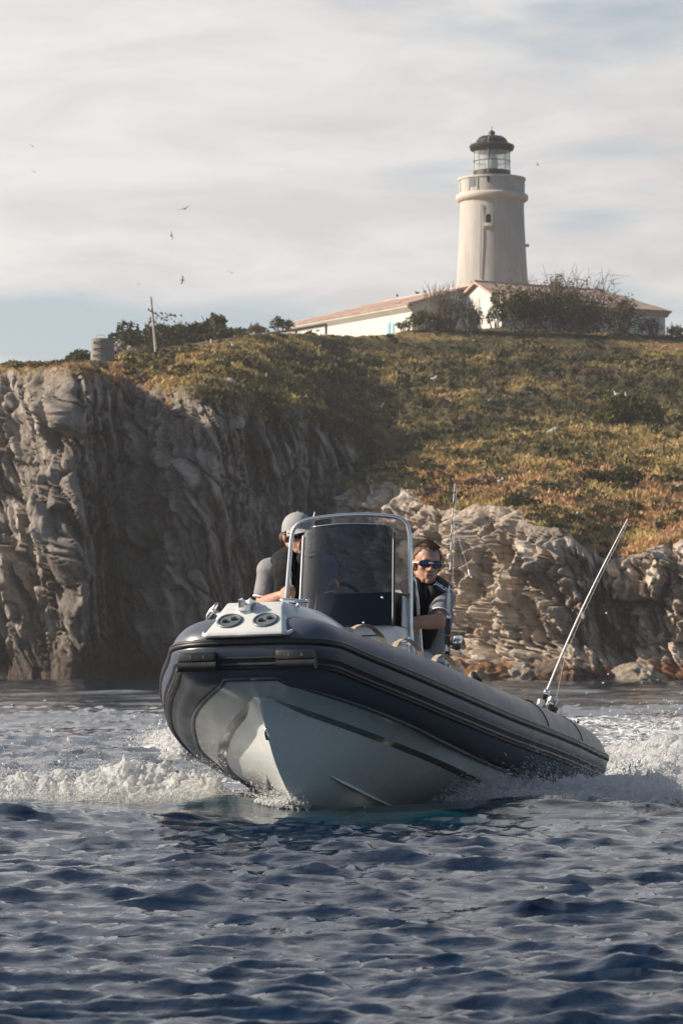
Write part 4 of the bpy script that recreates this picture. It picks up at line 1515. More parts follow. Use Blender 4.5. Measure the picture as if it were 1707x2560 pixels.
# pale single stones on the slopes
for i, (u, v, g, s, lab) in enumerate([(570, 968, 'h', .42, 'white stone on the rim of the tall dark cliff'), (595, 1058, 'h', .28, 'pale stone stuck in the shaded cliff face')]):
    p = on_land_uv(u, v, HILL_G)
    rock_obj('stone', p + [0, -.2, .15], (s, s * .8, s), 50 + i, M['rock'], lab, 'stone', col=(0.55, 0.52, 0.48), sub=3)


# ================================================================== BIRDS
def gull_mesh_fly(span, flap, seed):
    """body, two wings and a tail, wings bent upward by flap"""
    r = np.random.default_rng(seed)
    body = MB().ell((0, 0, 0), (0.24 * span / 1.2, 0.075 * span / 1.2, 0.07 * span / 1.2), None, 10, 7)
    body.ell((0.24 * span / 1.2, 0, 0.03), (0.07 * span / 1.2,) * 3, None, 8, 6)
    body.tube([(0.30 * span / 1.2, 0, 0.03), (0.37 * span / 1.2, 0, 0.02)], [0.02, 0.005], 5)
    body.prism([(-0.2 * span / 1.2, 0.03, 0), (-0.36 * span / 1.2, 0.08, 0), (-0.36 * span / 1.2, -0.08, 0), (-0.2 * span / 1.2, -0.03, 0)], 0.015, (0, 0, 1))
    wings = []
    for s in (-1, 1):
        w = MB()
        h = span / 2
        st = [(0.05, 0.10, 0.0), (0.45, 0.13, 0.45 * math.sin(flap)), (0.78, 0.03, 0.45 * math.sin(flap) + .30 * math.sin(flap * .3)), (1.0, -0.13, 0.45 * math.sin(flap) + .48 * math.sin(flap * .2))]
        ch = [0.22, 0.20, 0.15, 0.02]
        V, F = [], []
        for (y, x, z), c in zip(st, ch):
            for xx, zz_ in ((x, 0), (x - c * .5, 0.02), (x - c, 0), (x - c * .5, -0.012)):
                V.append((xx * span / 1.2, s * y * h, z * h + zz_))
        for k in range(3):
            for i in range(4):
                j = (i + 1) % 4
                F.append((k * 4 + i, k * 4 + j, k * 4 + 4 + j, k * 4 + 4 + i))
        F += [(0, 1, 2, 3), (12, 13, 14, 15)]
        w.add(V, F); wings.append(w)
    return body, wings


def fly(u, v, Y, span, yaw, roll, flap, label, dark=True):
    p = w_at(u, v, Y)
    e = empty('flying_gull', tuple(p), label, 'gull', 'gulls gliding in the sky')
    e.rotation_euler = (roll, 0.05, yaw)
    b, ws_ = gull_mesh_fly(span, flap, 1)
    b.build('body', M['gull_wing'] if dark else M['gull'], e, smooth=True)
    for w in ws_: w.build('wing', M['gull_wing'], e)
    return e


FL = [(460, 517, 230, 0.85, R_(70), R_(-20), .35, 'largest gliding gull with spread wings left of mid sky', False),
      (427, 585, 330, 1.0, R_(60), R_(75), .2, 'dark banking gull just below the largest gliding gull', True),
      (455, 697, 330, 1.0, R_(20), R_(-72), .2, 'gull banking steeply above the hilltop pines', True),
      (345, 707, 520, 0.9, R_(80), R_(50), .3, 'tiny gull to the right above the leaning pole', True),
      (577, 678, 420, 1.0, R_(75), R_(15), .3, 'faint gull far right of the leaning pole', False),
      (201, 734, 520, 0.95, R_(85), R_(15), .4, 'upper of the two tiny gulls above the water tank', True),
      (201, 759, 520, 0.9, R_(95), R_(15), .4, 'lower of the two tiny gulls above the water tank', True),
      (77, 359, 420, 1.0, R_(75), R_(25), .25, 'topmost gull near the left edge of the sky', False),
      (81, 423, 420, 1.0, R_(80), R_(22), .2, 'gull below the topmost gull near the left edge', False),
      (62, 563, 600, 1.0, R_(80), R_(20), .2, 'very faint gull low at the left edge of the sky', False),
      (1346, 406, 420, .95, R_(30), R_(35), .5, 'small dark gull right of the lighthouse lantern', True)]
for a in FL: fly(a[0], a[1], a[2], a[3], a[4], a[5], a[6], a[7], a[8])


def sit(p, size, yaw, label, group, dark=False, name='standing_gull', cat='gull'):
    e = empty(name, tuple(p), label, cat, group, rz=yaw)
    m = M['bird_dark'] if dark else M['gull']
    s = size
    mb = MB()
    mb.ell((0, 0, .36 * s), (.30 * s, .15 * s, .17 * s), None, 12, 8)
    mb.cap((.18 * s, 0, .42 * s), (.26 * s, 0, .60 * s), .10 * s, .075 * s, 10)
    mb.ell((.28 * s, 0, .65 * s), (.10 * s, .085 * s, .085 * s), None, 10, 7)
    mb.build('body', m, e, smooth=True)
    mb = MB(); mb.tube([(.35 * s, 0, .64 * s), (.47 * s, 0, .61 * s)], [.028 * s, .008 * s], 6); mb.build('beak', M['strap'], e)
    for q in (-1, 1):
        mb = MB(); mb.ell((-.10 * s, q * .13 * s, .40 * s), (.33 * s, .04 * s, .11 * s), None, 10, 6); mb.build('wing', M['bird_dark'] if dark else M['gull_wing'], e, smooth=True)
        mb = MB(); mb.tube([(0.02 * s, q * .05 * s, .24 * s), (0.03 * s, q * .05 * s, -.03 * s)], .018 * s, 5); mb.build('leg', M['strap'], e)
    mb = MB(); mb.prism([(-.26 * s, .06 * s, .34 * s), (-.46 * s, .05 * s, .32 * s), (-.46 * s, -.05 * s, .32 * s), (-.26 * s, -.06 * s, .34 * s)], .03 * s, (0, 0, 1)); mb.build('tail', m, e)
    return e


GG = 'white gulls standing on the slopes'
for i, (u, v, g, lab) in enumerate([(582, 873, 'h', 'white gull on the orange grass below the painted pipe'), (527, 866, 'h', 'white gull close under the left part of the painted pipe'),
                                   (1083, 956, 'h', 'lone white gull in the middle of the dark green slope'), (1507, 838, 'h', 'white gull on the brow under the right house eave'),
                                   (1522, 1033, 'b', 'white gull on the left flank of the large green bush'), (1543, 993, 'b', 'left gull of the pair on the large green bush crest'),
                                   (1567, 996, 'b', 'right gull of the pair on the large green bush crest'), (1251, 1219, 'd', 'white gull on the headland grass above the green bush'),
                                   (1436, 1304, 'd', 'gull at the grassy rim near the leaning rod tip'), (996, 1262, 'x', None), (793, 832, 'h', 'gull on the brow before the left end of the house'), (820, 833, 'x', None)]):
    if g == 'x': continue
    grid = HILL_G if g == 'h' else HEAD_G
    if g == 'b':
        p = w_at(u, v, 185.5) - np.array([0, 0, .1])
    else:
        p = on_land_uv(u, v, grid)
    sit(p + [0, 0, .12], 0.5, R_(200 + 67 * i), lab, GG)
GD = 'dark pigeons perched on the keeper house roof'
for i, (u, v, Y, lab) in enumerate([(993, 738, 231, 'leftmost dark pigeon on the ridge of the long roof'), (1043, 731, 230, 'left pigeon of the close pair on the long roof ridge'), (1062, 728, 229.6, 'right pigeon of the close pair on the long roof ridge'),
                                   (997, 760, 228.0, 'pigeon low on the long roof near its eave'), (1074, 742, 228.0, 'pigeon midway up the long roof slope'), (1183, 706, 229.6, 'pigeon at the roof peak against the lighthouse foot')]):
    sit(w_at(u, v, Y) - [0, 0, .1], 0.42, R_(100 + 80 * i), lab, GD, dark=True, name='perched_pigeon', cat='pigeon')

# ================================================================== BOAT FRAME
BR = np.array([[-0.24842, -0.96406, 0.09418], [0.96865, -0.24707, 0.02590], [-0.0017, 0.09766, 0.99522]])   # rows: forward, port, up
BPOS = np.array([-0.4160, 15.7977, 0.5175])
BM = Matrix(((BR[0][0], BR[1][0], BR[2][0], BPOS[0]), (BR[0][1], BR[1][1], BR[2][1], BPOS[1]), (BR[0][2], BR[1][2], BR[2][2], BPOS[2]), (0, 0, 0, 1)))


def b2w(B):
    return np.asarray(B, float) @ BR + BPOS


def w2b(Wp):
    return (np.asarray(Wp, float) - BPOS) @ BR.T


AN = [0., .12, .5, 1., 1.7, 2.6, 3.6, 4.6, 5.4]
TWN = [.230, .272, .433, .590, .730, .850, .886, .880, .860]
TZN = [.319, .299, .227, .151, .082, .034, .004, -.012, -.012]


def tube_w(a): return herm(AN, TWN, -np.asarray(a, float))
def tube_z(a): return herm(AN, TZN, -np.asarray(a, float))


# ================================================================== SEA
def fft_tile(n, size, rms, lmin, lmax, wind, spread, seed, power=4.0):
    r = np.random.default_rng(seed)
    k1 = np.fft.fftfreq(n, size / n) * 2 * PI
    kx, ky = np.meshgrid(k1, k1, indexing='ij')
    k = np.hypot(kx, ky); k[0, 0] = 1e-6
    th = np.arctan2(ky, kx) - wind
    A = k ** (-power / 2) * np.abs(np.cos(th / 2)) ** spread
    A *= (sstep(2 * PI / lmax * 0.7, 2 * PI / lmax * 1.2, k)) * (1 - sstep(2 * PI / lmin * 0.7, 2 * PI / lmin * 1.1, k))
    A[0, 0] = 0
    H = A * (r.normal(size=(n, n)) + 1j * r.normal(size=(n, n)))
    h = np.real(np.fft.ifft2(H))
    sc = rms / h.std()
    return (h * sc, np.real(np.fft.ifft2(1j * kx / k * H)) * sc, np.real(np.fft.ifft2(1j * ky / k * H)) * sc, size)


WAVES = [fft_tile(512, 61.0, 0.042, 0.55, 12.0, R_(-78), 6, 21),
         fft_tile(512, 9.0, 0.0108, 0.09, 0.55, R_(-97), 9, 22, 3.0),
         fft_tile(512, 4.1, 0.0024, 0.03, 0.20, R_(-80), 4, 23, 3.1)]


def tile_at(t, x, y):
    h, dx, dy, size = t
    n = h.shape[0]
    fx = (x / size) % 1.0 * n; fy = (y / size) % 1.0 * n
    i = np.floor(fx).astype(int); j = np.floor(fy).astype(int)
    u = fx - i; v = fy - j
    i %= n; j %= n
    i2 = (i + 1) % n; j2 = (j + 1) % n
    return [(A[i, j] * (1 - u) * (1 - v) + A[i2, j] * u * (1 - v) + A[i, j2] * (1 - u) * v + A[i2, j2] * u * v) for A in (h, dx, dy)]


def sea(x, y):
    """displaced sea surface, foam and teal amounts at (x, y)"""
    z = np.zeros_like(x); ox = np.zeros_like(x); oy = np.zeros_like(x)
    B = w2b(np.stack([x, y, np.zeros_like(x)], -1))
    a, p = B[..., 0], B[..., 1]
    hw = tube_w(a)
    near = np.exp(-((np.clip(np.abs(p) - hw, 0, None) / 1.0) ** 2 + (np.clip(np.maximum(a + 0.4, -4.6 - a), 0, None) / 1.0) ** 2))
    calm = 1 - 0.72 * near
    fade = (1.0, 1 - 0.7 * sstep(28, 80, y), 1 - sstep(9, 24, y))
    for t, ch, fd in zip(WAVES, (1.0, 1.1, 1.0), fade):
        h, dx, dy = [q * fd for q in tile_at(t, x, y)]
        z += h * calm; ox += dx * ch * calm; oy += dy * ch * calm
    P3 = np.stack([x, y, 0 * x], -1).reshape(-1, 3)
    n1 = fbm(P3 * np.array([1.1, 0.7, 1]) + 400, 3).reshape(x.shape)
    n2 = fbm(P3 * np.array([3.2, 2.2, 1]) + 420, 3).reshape(x.shape)
    # hull pushes the water down inside its own footprint
    inside = sstep(0.06, -0.10, np.abs(p) - (hw - 0.12)) * sstep(-0.75, -1.15, a) * sstep(-4.75, -4.45, a)
    z -= 0.42 * inside
    # bow wave: a swelling each side of the entry, a hollow along the port bow
    z += 0.06 * np.exp(-(((a + 0.85) / 0.30) ** 2 + ((p + 0.35) / 0.3) ** 2))
    z += 0.05 * np.exp(-(((a + 0.75) / 0.6) ** 2 + ((p - 1.2) / 0.5) ** 2))
    # foam: starboard ridge, wake both sides, stern wash
    f = np.zeros_like(x)
    rid = 17.35 + 0.25 * np.sin(x * 1.1)
    f = np.maximum(f, np.exp(-((y - rid - 0.2) / 0.55) ** 2) * sstep(-2.6, -1.9, x) * sstep(-0.15, -0.45, x) * 0.98)
    f = np.maximum(f, sstep(17.3, 17.8, y) * sstep(30, 21, y) * sstep(-1.75, -0.95, x + 0.35 * n1) * sstep(0.4, 0.0, x) * (0.62 + 0.5 * n1))
    f = np.maximum(f, sstep(21, 26, y) * sstep(52, 32, y) * sstep(-0.068, -0.060, x / y + 0.010 * n1) * sstep(-0.035, -0.05, x / y) * (0.66 + 0.6 * n1))
    # wash that spreads from the stern to the right
    wl = 1.55 + 0.030 * (y - 19) + 0.35 * n1
    f = np.maximum(f, sstep(wl, wl + 0.35, x) * sstep(18.0, 19.2, y) * sstep(66, 34, y) * (0.80 + 0.55 * n1 + 0.2 * n2))
    # under the port spray
    edge = 18.1 - 1.95 * (x - 0.45) + 0.5 * (np.maximum(x - 0.45, 0)) ** 2 * 0.9
    f = np.maximum(f, sstep(0.35, 0.7, x) * sstep(-0.15, 0.25, y - edge) * sstep(19.6, 18.8, y) * 0.92)
    # distant white caps
    f = np.maximum(f, sstep(0.36, 0.5, n1) * sstep(22, 40, y) * 0.40)
    f = np.maximum(f, sstep(134, 138.5, y) * sstep(0.0, 0.03, x / y) * (0.5 + 0.9 * n1))
    f = np.maximum(f, sstep(147.0, 150.0, y) * sstep(0.01, -0.01, x / y) * (0.25 + 1.1 * n1))
    teal = np.clip(sstep(0.06, 0.20, z) * 0.55, 0, 1)  # light scattered through the crests, put into the base colour as teal
    teal = np.maximum(teal, 0.95 * np.exp(-(((a + 0.75) / 1.0) ** 2 + ((p - 0.75) / 0.75) ** 2)))
    teal = np.maximum(teal, 0.8 * np.exp(-(((a + 0.75) / 0.5) ** 2 + ((p + 0.35) / 0.35) ** 2)))
    z += 0.035 * f * n2
    return ox, oy, z, np.clip(f, 0, 1), teal


def sea_sheet(name, xs_over_y, ys):
    Yg, Tg = np.meshgrid(ys, xs_over_y, indexing='ij')
    X = Tg * Yg
    ox, oy, z, f, tl = sea(X, Yg)
    # waves too small for the mesh out there fade away
    V = np.stack([X + ox, Yg + oy, z], -1).reshape(-1, 3)
    me = new_mesh(name, V, grid_faces(len(ys), len(xs_over_y)))
    attr(me, 'foam', f.ravel()); attr(me, 'teal', tl.ravel())
    return me


ys = [4.6]
while ys[-1] < 210:
    ys.append(ys[-1] + max(0.020, ys[-1] * 0.0042))
ys = np.array(ys)
xs = np.concatenate([np.linspace(-1.1, -0.135, 26, endpoint=False), np.linspace(-0.135, 0.135, 400), np.linspace(0.135, 1.1, 27)[1:]])
obj('water', sea_sheet('water', xs, ys), M['water'], kind='structure', label='choppy dark blue sea with pale reflections and white wake')
# the open sea all round, a little below the wave troughs
me = new_mesh('open_water', [(-600, -600, -0.45), (600, -600, -0.45), (600, 600, -0.45), (-600, 600, -0.45)], [(0, 1, 2, 3)], False)
attr(me, 'foam', np.zeros(4)); attr(me, 'teal', np.zeros(4))
obj('open_water', me, M['water'], kind='structure', label='open sea beyond the picture')


def sea_z(x, y):
    x = np.atleast_1d(np.asarray(x, float)); y = np.atleast_1d(np.asarray(y, float))
    return sea(x, y)[2]


# ---- thin sea air ----------------------------------------------------------------
hz = MB().box((0, 0, 21.5), (1240, 1240, 49)).build('haze', None, None, kind='stuff', label='thin bright sea haze over the water and the island')
hm_ = bpy.data.materials.new('sea_haze')
hm_.use_nodes = True
ht_ = hm_.node_tree
ht_.nodes.clear()
pv = N(ht_, 'ShaderNodeVolumePrincipled')
pv.inputs['Color'].default_value = (0.92, 0.93, 0.95, 1)
pv.inputs['Density'].default_value = 0.0003
pv.inputs['Anisotropy'].default_value = 0.2
L(ht_, pv, N(ht_, 'ShaderNodeOutputMaterial'), 0, 1)
hz.data.materials.append(hm_)

# ---- spray ------------------------------------------------------------------
_OCT = np.array([[1, 0, 0], [-1, 0, 0], [0, 1, 0], [0, -1, 0], [0, 0, 1], [0, 0, -1]], float)
_OF = np.array([[0, 2, 4], [2, 1, 4], [1, 3, 4], [3, 0, 4], [2, 0, 5], [1, 2, 5], [3, 1, 5], [0, 3, 5]])


_TET = np.array([[1, 0, 0], [-.5, .9, 0], [-.5, -.45, .8], [-.5, -.45, -.8]], float)
_TF = np.array([[0, 1, 2], [0, 2, 3], [0, 3, 1], [1, 3, 2]])


def drops(pos, rad, vel, stretch, small=False):
    """octahedral drops and short ligaments along vel"""
    n = len(pos)
    d = vel / (np.linalg.norm(vel, axis=1)[:, None] + 1e-9)
    a = np.cross(d, rng.normal(size=(n, 3))); a /= np.linalg.norm(a, axis=1)[:, None] + 1e-9
    b = np.cross(d, a)
    Rm = np.stack([d * (rad * stretch)[:, None], a * rad[:, None], b * rad[:, None]], 1)
    V = np.einsum('kj,njc->nkc', _TET if small else _OCT, Rm) + pos[:, None, :]
    F = (_TF[None] + (np.arange(n) * 4)[:, None, None]) if small else (_OF[None] + (np.arange(n) * 6)[:, None, None])
    return V.reshape(-1, 3), F.reshape(-1, 3)


def mound(name_pts, h_fun, ns, nt, half, seed, cut):
    """lumpy foam heap along a ground curve; returns verts, faces with real holes"""
    c = np.array(name_pts, float)
    s = np.linspace(0, 1, ns)
    k = np.linspace(0, 1, len(c))
    cx = herm(k, c[:, 0], s); cy = herm(k, c[:, 1], s)
    tx = np.gradient(cx); ty = np.gradient(cy); ln = np.hypot(tx, ty)
    nx, ny = -ty / ln, tx / ln
    t = np.linspace(-1, 1, nt)
    Sg, Tg = np.meshgrid(s, t, indexing='ij')
    hw = herm(k, np.array(half, float), s)[:, None]
    X = cx[:, None] + nx[:, None] * Tg * hw
    Y = cy[:, None] + ny[:, None] * Tg * hw
    hh = herm(k, np.array(h_fun, float), s)[:, None]
    Pn = np.stack([X, Y, 0 * X], -1).reshape(-1, 3)
    l1 = fbm(Pn * 3.0 + seed, 3).reshape(X.shape)
    l2 = np.abs(fbm(Pn * 9.0 + seed, 4)).reshape(X.shape)
    prof = np.clip(1 - np.abs(Tg) ** 1.8, 0, 1)
    Z = sea_z(X.ravel(), Y.ravel()).reshape(X.shape) - 0.03 + hh * prof * np.clip(0.78 + 0.65 * l1 + 0.35 * (l2 - 0.2), 0.05, 1.4)
    l3 = np.abs(fbm(np.stack([X, Y, Z], -1).reshape(-1, 3) * 20.0 + seed, 3)).reshape(X.shape)
    Z = Z + 0.05 * (l3 - 0.15) * prof + 0.03 * np.clip(l2 - .3, 0, 1) * prof
    Pn3 = np.stack([X, Y, Z], -1)
    q = Pn3.reshape(-1, 3)
    jit = np.stack([fbm(q * 16 + 3 + seed, 2), fbm(q * 16 + 33 + seed, 2), fbm(q * 16 + 63 + seed, 2)], 1) * 0.03
    q = q + jit
    F = grid_faces(ns, nt)
    m = fbm(q * 13 + 7, 3)
    dens = (prof * np.clip(0.5 + l1, 0, 1)).ravel()
    keep = (m[F].mean(1) + dens[F].mean(1) * 1.2) > cut
    return q, F[keep]


# starboard bow wave: foam ridge thrown out to the left
LC = [(-0.32, 16.62), (-0.62, 17.0), (-1.0, 17.38), (-1.5, 17.55), (-2.05, 17.5), (-2.6, 17.3)]
q1, f1 = mound(LC, [.06, .17, .25, .24, .18, .10], 420, 110, [.10, .24, .36, .42, .42, .4], 500, 0.06)
sp_v, sp_f = [q1], [f1]
nv = len(q1)


def add_tri(V, F):
    global nv
    sp_v.append(V); sp_f.append(np.concatenate([F, F[:, 2:3]], 1) if False else F)
    nv += len(V)


parts_v = [q1]; quads = [f1]
o1v, o1f = [], []
off = 0
lc = np.array(LC); kk = np.linspace(0, 1, len(lc))


def burst(curve, n, hgt, width, vdir, rmin, rmax, seed, st=(1.2, 3.2), power=2.2, bias=0.0):
    r = np.random.default_rng(seed)
    k = np.linspace(0, 1, len(curve))
    s = r.beta(1.1, 1.1, n)
    c = np.array(curve, float)
    cx = herm(k, c[:, 0], s); cy = herm(k, c[:, 1], s)
    h = herm(k, np.array(hgt, float), s)
    w = herm(k, np.array(width, float), s)
    x = cx + r.normal(0, 1, n) * w * 0.6
    y = cy + r.normal(0, 1, n) * w * 0.6 + bias
    cl = fbm(np.stack([x * 4, y * 4, 0 * x], 1) + seed, 3)
    z = sea_z(x, y) + h * np.abs(r.normal(0, 1, n)) ** 1.2 * np.clip(0.75 + 1.1 * cl, 0.15, 2)
    rad = rmin + (rmax - rmin) * r.random(n) ** power
    vel = np.array(vdir) + r.normal(0, 0.35, (n, 3))
    return drops(np.stack([x, y, z], 1), rad, vel, r.uniform(st[0], st[1], n), rmax < .0045)


def join_tris(lst):
    V, F, o = [], [], 0
    for v, f in lst:
        V.append(v); F.append(f + o); o += len(v)
    return np.concatenate(V), np.concatenate(F)


def quads_to_tris(F):
    return np.concatenate([F[:, [0, 1, 2]], F[:, [0, 2, 3]]])


left = [(q1, quads_to_tris(f1)),
        burst(LC, 42000, [.03, .07, .11, .11, .085, .06], [.08, .22, .34, .36, .36, .4], (-0.6, -.1, .55), .0011, .0034, 601),
        burst(LC, 450, [.04, .11, .17, .20, .18, .12], [.1, .25, .4, .4, .4, .45], (-0.5, 0, .6), .003, .011, 602, (1.0, 2.2)),
        burst([(-0.60, 16.75), (-1.1, 17.0), (-1.7, 17.1), (-2.3, 17.0)], 9000, [.02, .035, .035, .02], [.1, .16, .18, .2], (-.5, -.3, .5), .0018, .0044, 603),
        # sheet climbing the starboard bow
        burst([(-0.30, 16.55), (-0.42, 16.75), (-0.58, 17.05)], 5200, [.05, .10, .16], [.05, .09, .14], (-.4, -.1, .8), .0016, .0044, 604),
        # little splash at the stem
        burst([(-0.42, 16.45), (-0.28, 16.36), (-0.20, 16.40)], 1500, [.02, .035, .03], [.03, .05, .04], (-.2, -.2, .8), .002, .006, 605),
        # white water trailing further back on the left
        burst([(-1.25, 25), (-1.45, 28), (-1.65, 31)], 6000, [.06, .10, .07], [.2, .3, .2], (-.4, 0, .5), .003, .010, 606)]
q2, f2 = mound([(-1.15, 24.0), (-1.42, 28), (-1.62, 31)], [.10, .28, .14], 110, 50, [.22, .34, .3], 530, 0.02)
left.append((q2, quads_to_tris(f2)))
V, F = join_tris(left)
obj('bow_spray', new_mesh('bow_spray', V, F), M['foam'], kind='stuff', label='sunlit white spray thrown to the left of the bow')

# port side spray: low wide sheet running aft to the right
RC = [(0.52, 17.75), (0.85, 17.35), (1.25, 17.15), (1.75, 17.0), (2.35, 16.75), (3.0, 16.4)]
q3, f3 = mound(RC, [.06, .13, .16, .15, .11, .06], 330, 96, [.18, .42, .75, 1.0, 1.1, 1.1], 700, 0.06)
right = [(q3, quads_to_tris(f3)),
         burst(RC, 48000, [.04, .085, .10, .09, .06, .04], [.12, .32, .55, .65, .7, .7], (.8, -.1, -.45), .0011, .0034, 711, (1.5, 4.0)),
         burst([(0.35, 17.45), (0.62, 17.75), (0.95, 18.1)], 11000, [.10, .13, .11], [.06, .09, .12], (.75, 0, -.6), .0015, .0055, 712, (2.0, 5.0)),
         burst([(0.55, 17.3), (0.75, 16.9), (1.1, 16.5)], 2500, [.05, .05, .04], [.1, .14, .16], (.8, -.2, -.4), .002, .005, 713, (2.0, 4.0)),
         burst([(1.75, 18.4), (2.0, 18.7), (2.3, 18.9)], 1500, [.06, .09, .07], [.14, .2, .25], (.5, .1, .5), .0015, .004, 714)]
V, F = join_tris(right)
obj('side_spray', new_mesh('side_spray', V, F), M['foam'], kind='stuff', label='shaded bluish spray running aft along the right side of the boat')
# stern wash
SC = [(1.95, 19.6), (2.3, 21.5), (3.0, 24), (4.0, 28)]
q4, f4 = mound(SC, [.12, .26, .26, .16], 170, 70, [.35, .7, 1.2, 1.6], 800, 0.10)
wash = [(q4, quads_to_tris(f4)), burst(SC, 6000, [.10, .2, .18, .1], [.3, .5, .9, 1.2], (.3, .4, .6), .003, .010, 801)]
V, F = join_tris(wash)
obj('stern_wash', new_mesh('stern_wash', V, F), M['foam'], kind='stuff', label='sunlit white wash boiling behind the stern')
# bright flecks floating before the bow

# ================================================================== BOAT
boat = empty('inflatable_boat', None, 'grey inflatable boat with rigid white hull speeding over the waves, bow raised', 'boat', mat4=BM)


def bow_path(n_side=90, tail=-4.46):
    """plan path of the tube centre from the starboard stern round the bow to the port stern"""
    a = -np.linspace(0, math.sqrt(-tail), n_side) ** 2
    w = tube_w(a); z = tube_z(a)
    fr = np.linspace(0, 0.23, 12)[:-1]
    ap = np.concatenate([np.zeros(11), a]); pp = np.concatenate([fr, w]); zp = np.concatenate([np.full(11, TZN[0]), z])
    Pp = np.stack([ap, pp, zp], 1)
    Ps = Pp[:0:-1] * [1, -1, 1]
    Pth = np.concatenate([Ps, Pp])
    # even spacing, lightly rounded corner
    sl = np.concatenate([[0], np.cumsum(np.linalg.norm(np.diff(Pth, axis=0), axis=1))])
    ss = np.linspace(0, sl[-1], 420)
    Q = np.stack([np.interp(ss, sl, Pth[:, i]) for i in range(3)], 1)
    for _ in range(5):
        Q[1:-1] = .25 * Q[:-2] + .5 * Q[1:-1] + .25 * Q[2:]
    return Q


PATH = bow_path()
tg = np.gradient(PATH, axis=0); tg[:, 2] = 0
tg /= np.linalg.norm(tg, axis=1)[:, None]
OUTN = np.stack([tg[:, 1], -tg[:, 0], 0 * tg[:, 0]], 1)          # outward in plan
if OUTN[len(OUTN) // 2, 0] < 0: OUTN = -OUTN
RT = 0.195 * np.where(PATH[:, 0] < -3.75, 1 - 0.80 * np.clip((-3.75 - PATH[:, 0]) / 0.71, 0, 1) ** 1.6, 1.0)
ZOFF = np.where(PATH[:, 0] < -3.75, 0.02 * np.clip((-3.75 - PATH[:, 0]) / 0.71, 0, 1), 0)


CROWN = 0.74 + 0.26 * sstep(0.0, 1.1, -PATH[:, 0])      # the tube is flatter on top at the bow


def tube_pt(i, ang, extra=0.0):
    sn = math.sin(ang)
    return PATH[i] + OUTN[i] * math.cos(ang) * (RT[i] + extra) + np.array([0, 0, sn * (RT[i] + extra) * (CROWN[i] if sn > 0 else 1.0) + ZOFF[i]])


def sweep(prof, i0=0, i1=None, closed=True, caps=True, scale_tail=True):
    """prof: list of (angle, extra radius)"""
    i1 = len(PATH) if i1 is None else i1
    mb = MB()
    V, F = [], []
    m = len(prof)
    for i in range(i0, i1):
        for a, e in prof:
            V.append(tube_pt(i, a, e))
    n = i1 - i0
    for k in range(n - 1):
        for j in range(m if closed else m - 1):
            j2 = (j + 1) % m
            F.append((k * m + j, k * m + j2, (k + 1) * m + j2, (k + 1) * m + j))
    if caps:
        F.append(tuple(range(m))); F.append(tuple((n - 1) * m + j for j in range(m))[::-1])
    return mb.add(V, F)


tb_ = sweep([(2 * PI * k / 40, 0) for k in range(40)]).build('tube', M['tube'], boat, smooth=True)


def strake_prof(ang, hw, h):
    d = hw / 0.195
    return [(ang - d, -.006), (ang - d, h * .55), (ang - d * .55, h), (ang - d * .15, h * 1.0), (ang, h * .72), (ang + d * .15, h), (ang + d * .55, h), (ang + d, h * .55), (ang + d, -.006)]


aU, aD = R_(2.5), R_(-33.5)
sweep(strake_prof(aU, .021, .018)).build('rub_strake', M['rubber'], boat, smooth=True)
o = sweep(strake_prof(aD, .019, .016)).build('rub_strake', M['rubber'], boat, smooth=True)
d0 = .018 / .195
pr = [(aD + d0, -.004)] + [(lerp(aD + d0, aU - d0, t), .0065) for t in np.linspace(0.02, .98, 7)] + [(aU - d0, -.004)]
sweep(pr).build('rub_band', M['tube_dark'], boat, smooth=True)
am = R_(-22)
sweep([(am - .05, .003), (am - .03, .0105), (am + .03, .0105), (am + .05, .003)]).build('band_ridge', M['rubber'], boat, smooth=True)
# seam tapes round the tube
def near_i(a, side):
    k = [i for i in range(len(PATH)) if PATH[i, 1] * side > 0.2]
    return min(k, key=lambda i: abs(PATH[i, 0] - a))


def seam_ring(i, w=1, m=M['rubber']):
    mb = MB()
    pts = [tube_pt(i, a, .0012) for a in np.linspace(aU + .12, R_(175), 24)]
    mb.tube(pts, 0.0035, 5)
    return mb.build('seam_tape', m, boat, smooth=True)


for a in (-2.35, -3.1): seam_ring(near_i(a, 1))
for a in (-.10, -.45): seam_ring(near_i(a, -1), m=M['tube_dark'])
# grab straps on the inner top of the tube
for s, al in ((1, (-.52, -.90, -1.32, -1.80)), (-1, (-.6, -1.1, -1.7))):
    for k, a0 in enumerate(al):
        mb = MB()
        i0 = near_i(a0 + .13, s); i1 = near_i(a0 - .13, s); im = near_i(a0, s)
        p0 = tube_pt(i0, R_(96), .002); p1 = tube_pt(i1, R_(90), .002)
        pts = [p0] + [lerp(p0, p1, t) + np.array([0, 0, .075 * (math.sin(PI * t) ** .6)]) for t in (.12, .3, .5, .7, .88)] + [p1]
        V, F = [], []
        wv = OUTN[im] * 0.017
        for q in pts:
            V += [q - wv, q + wv, q + wv + [0, 0, .004], q - wv + [0, 0, .004]]
        for j in range(len(pts) - 1):
            for e in range(4):
                e2 = (e + 1) % 4
                F.append((j * 4 + e, j * 4 + e2, j * 4 + 4 + e2, j * 4 + 4 + e))
        F += [(0, 1, 2, 3), tuple(4 * (len(pts) - 1) + e for e in (3, 2, 1, 0))]
        mb.add(V, F).build('grab_strap', M['strap'] if not (s == 1 and k == 3) else M['strap'], boat)
# black valve cover strap aft of the passenger
mb = MB(); i = near_i(-1.72, 1); q = tube_pt(i, R_(92), 0)
mb.tube([q + [0.05, 0, -.01], q + [0.02, 0, .05], q + [-.06, .01, .03], q + [-.09, .015, -.02]], [.014, .014, .018, .02], 6)
mb.build('valve_cover', M['rubber'], boat, smooth=True)
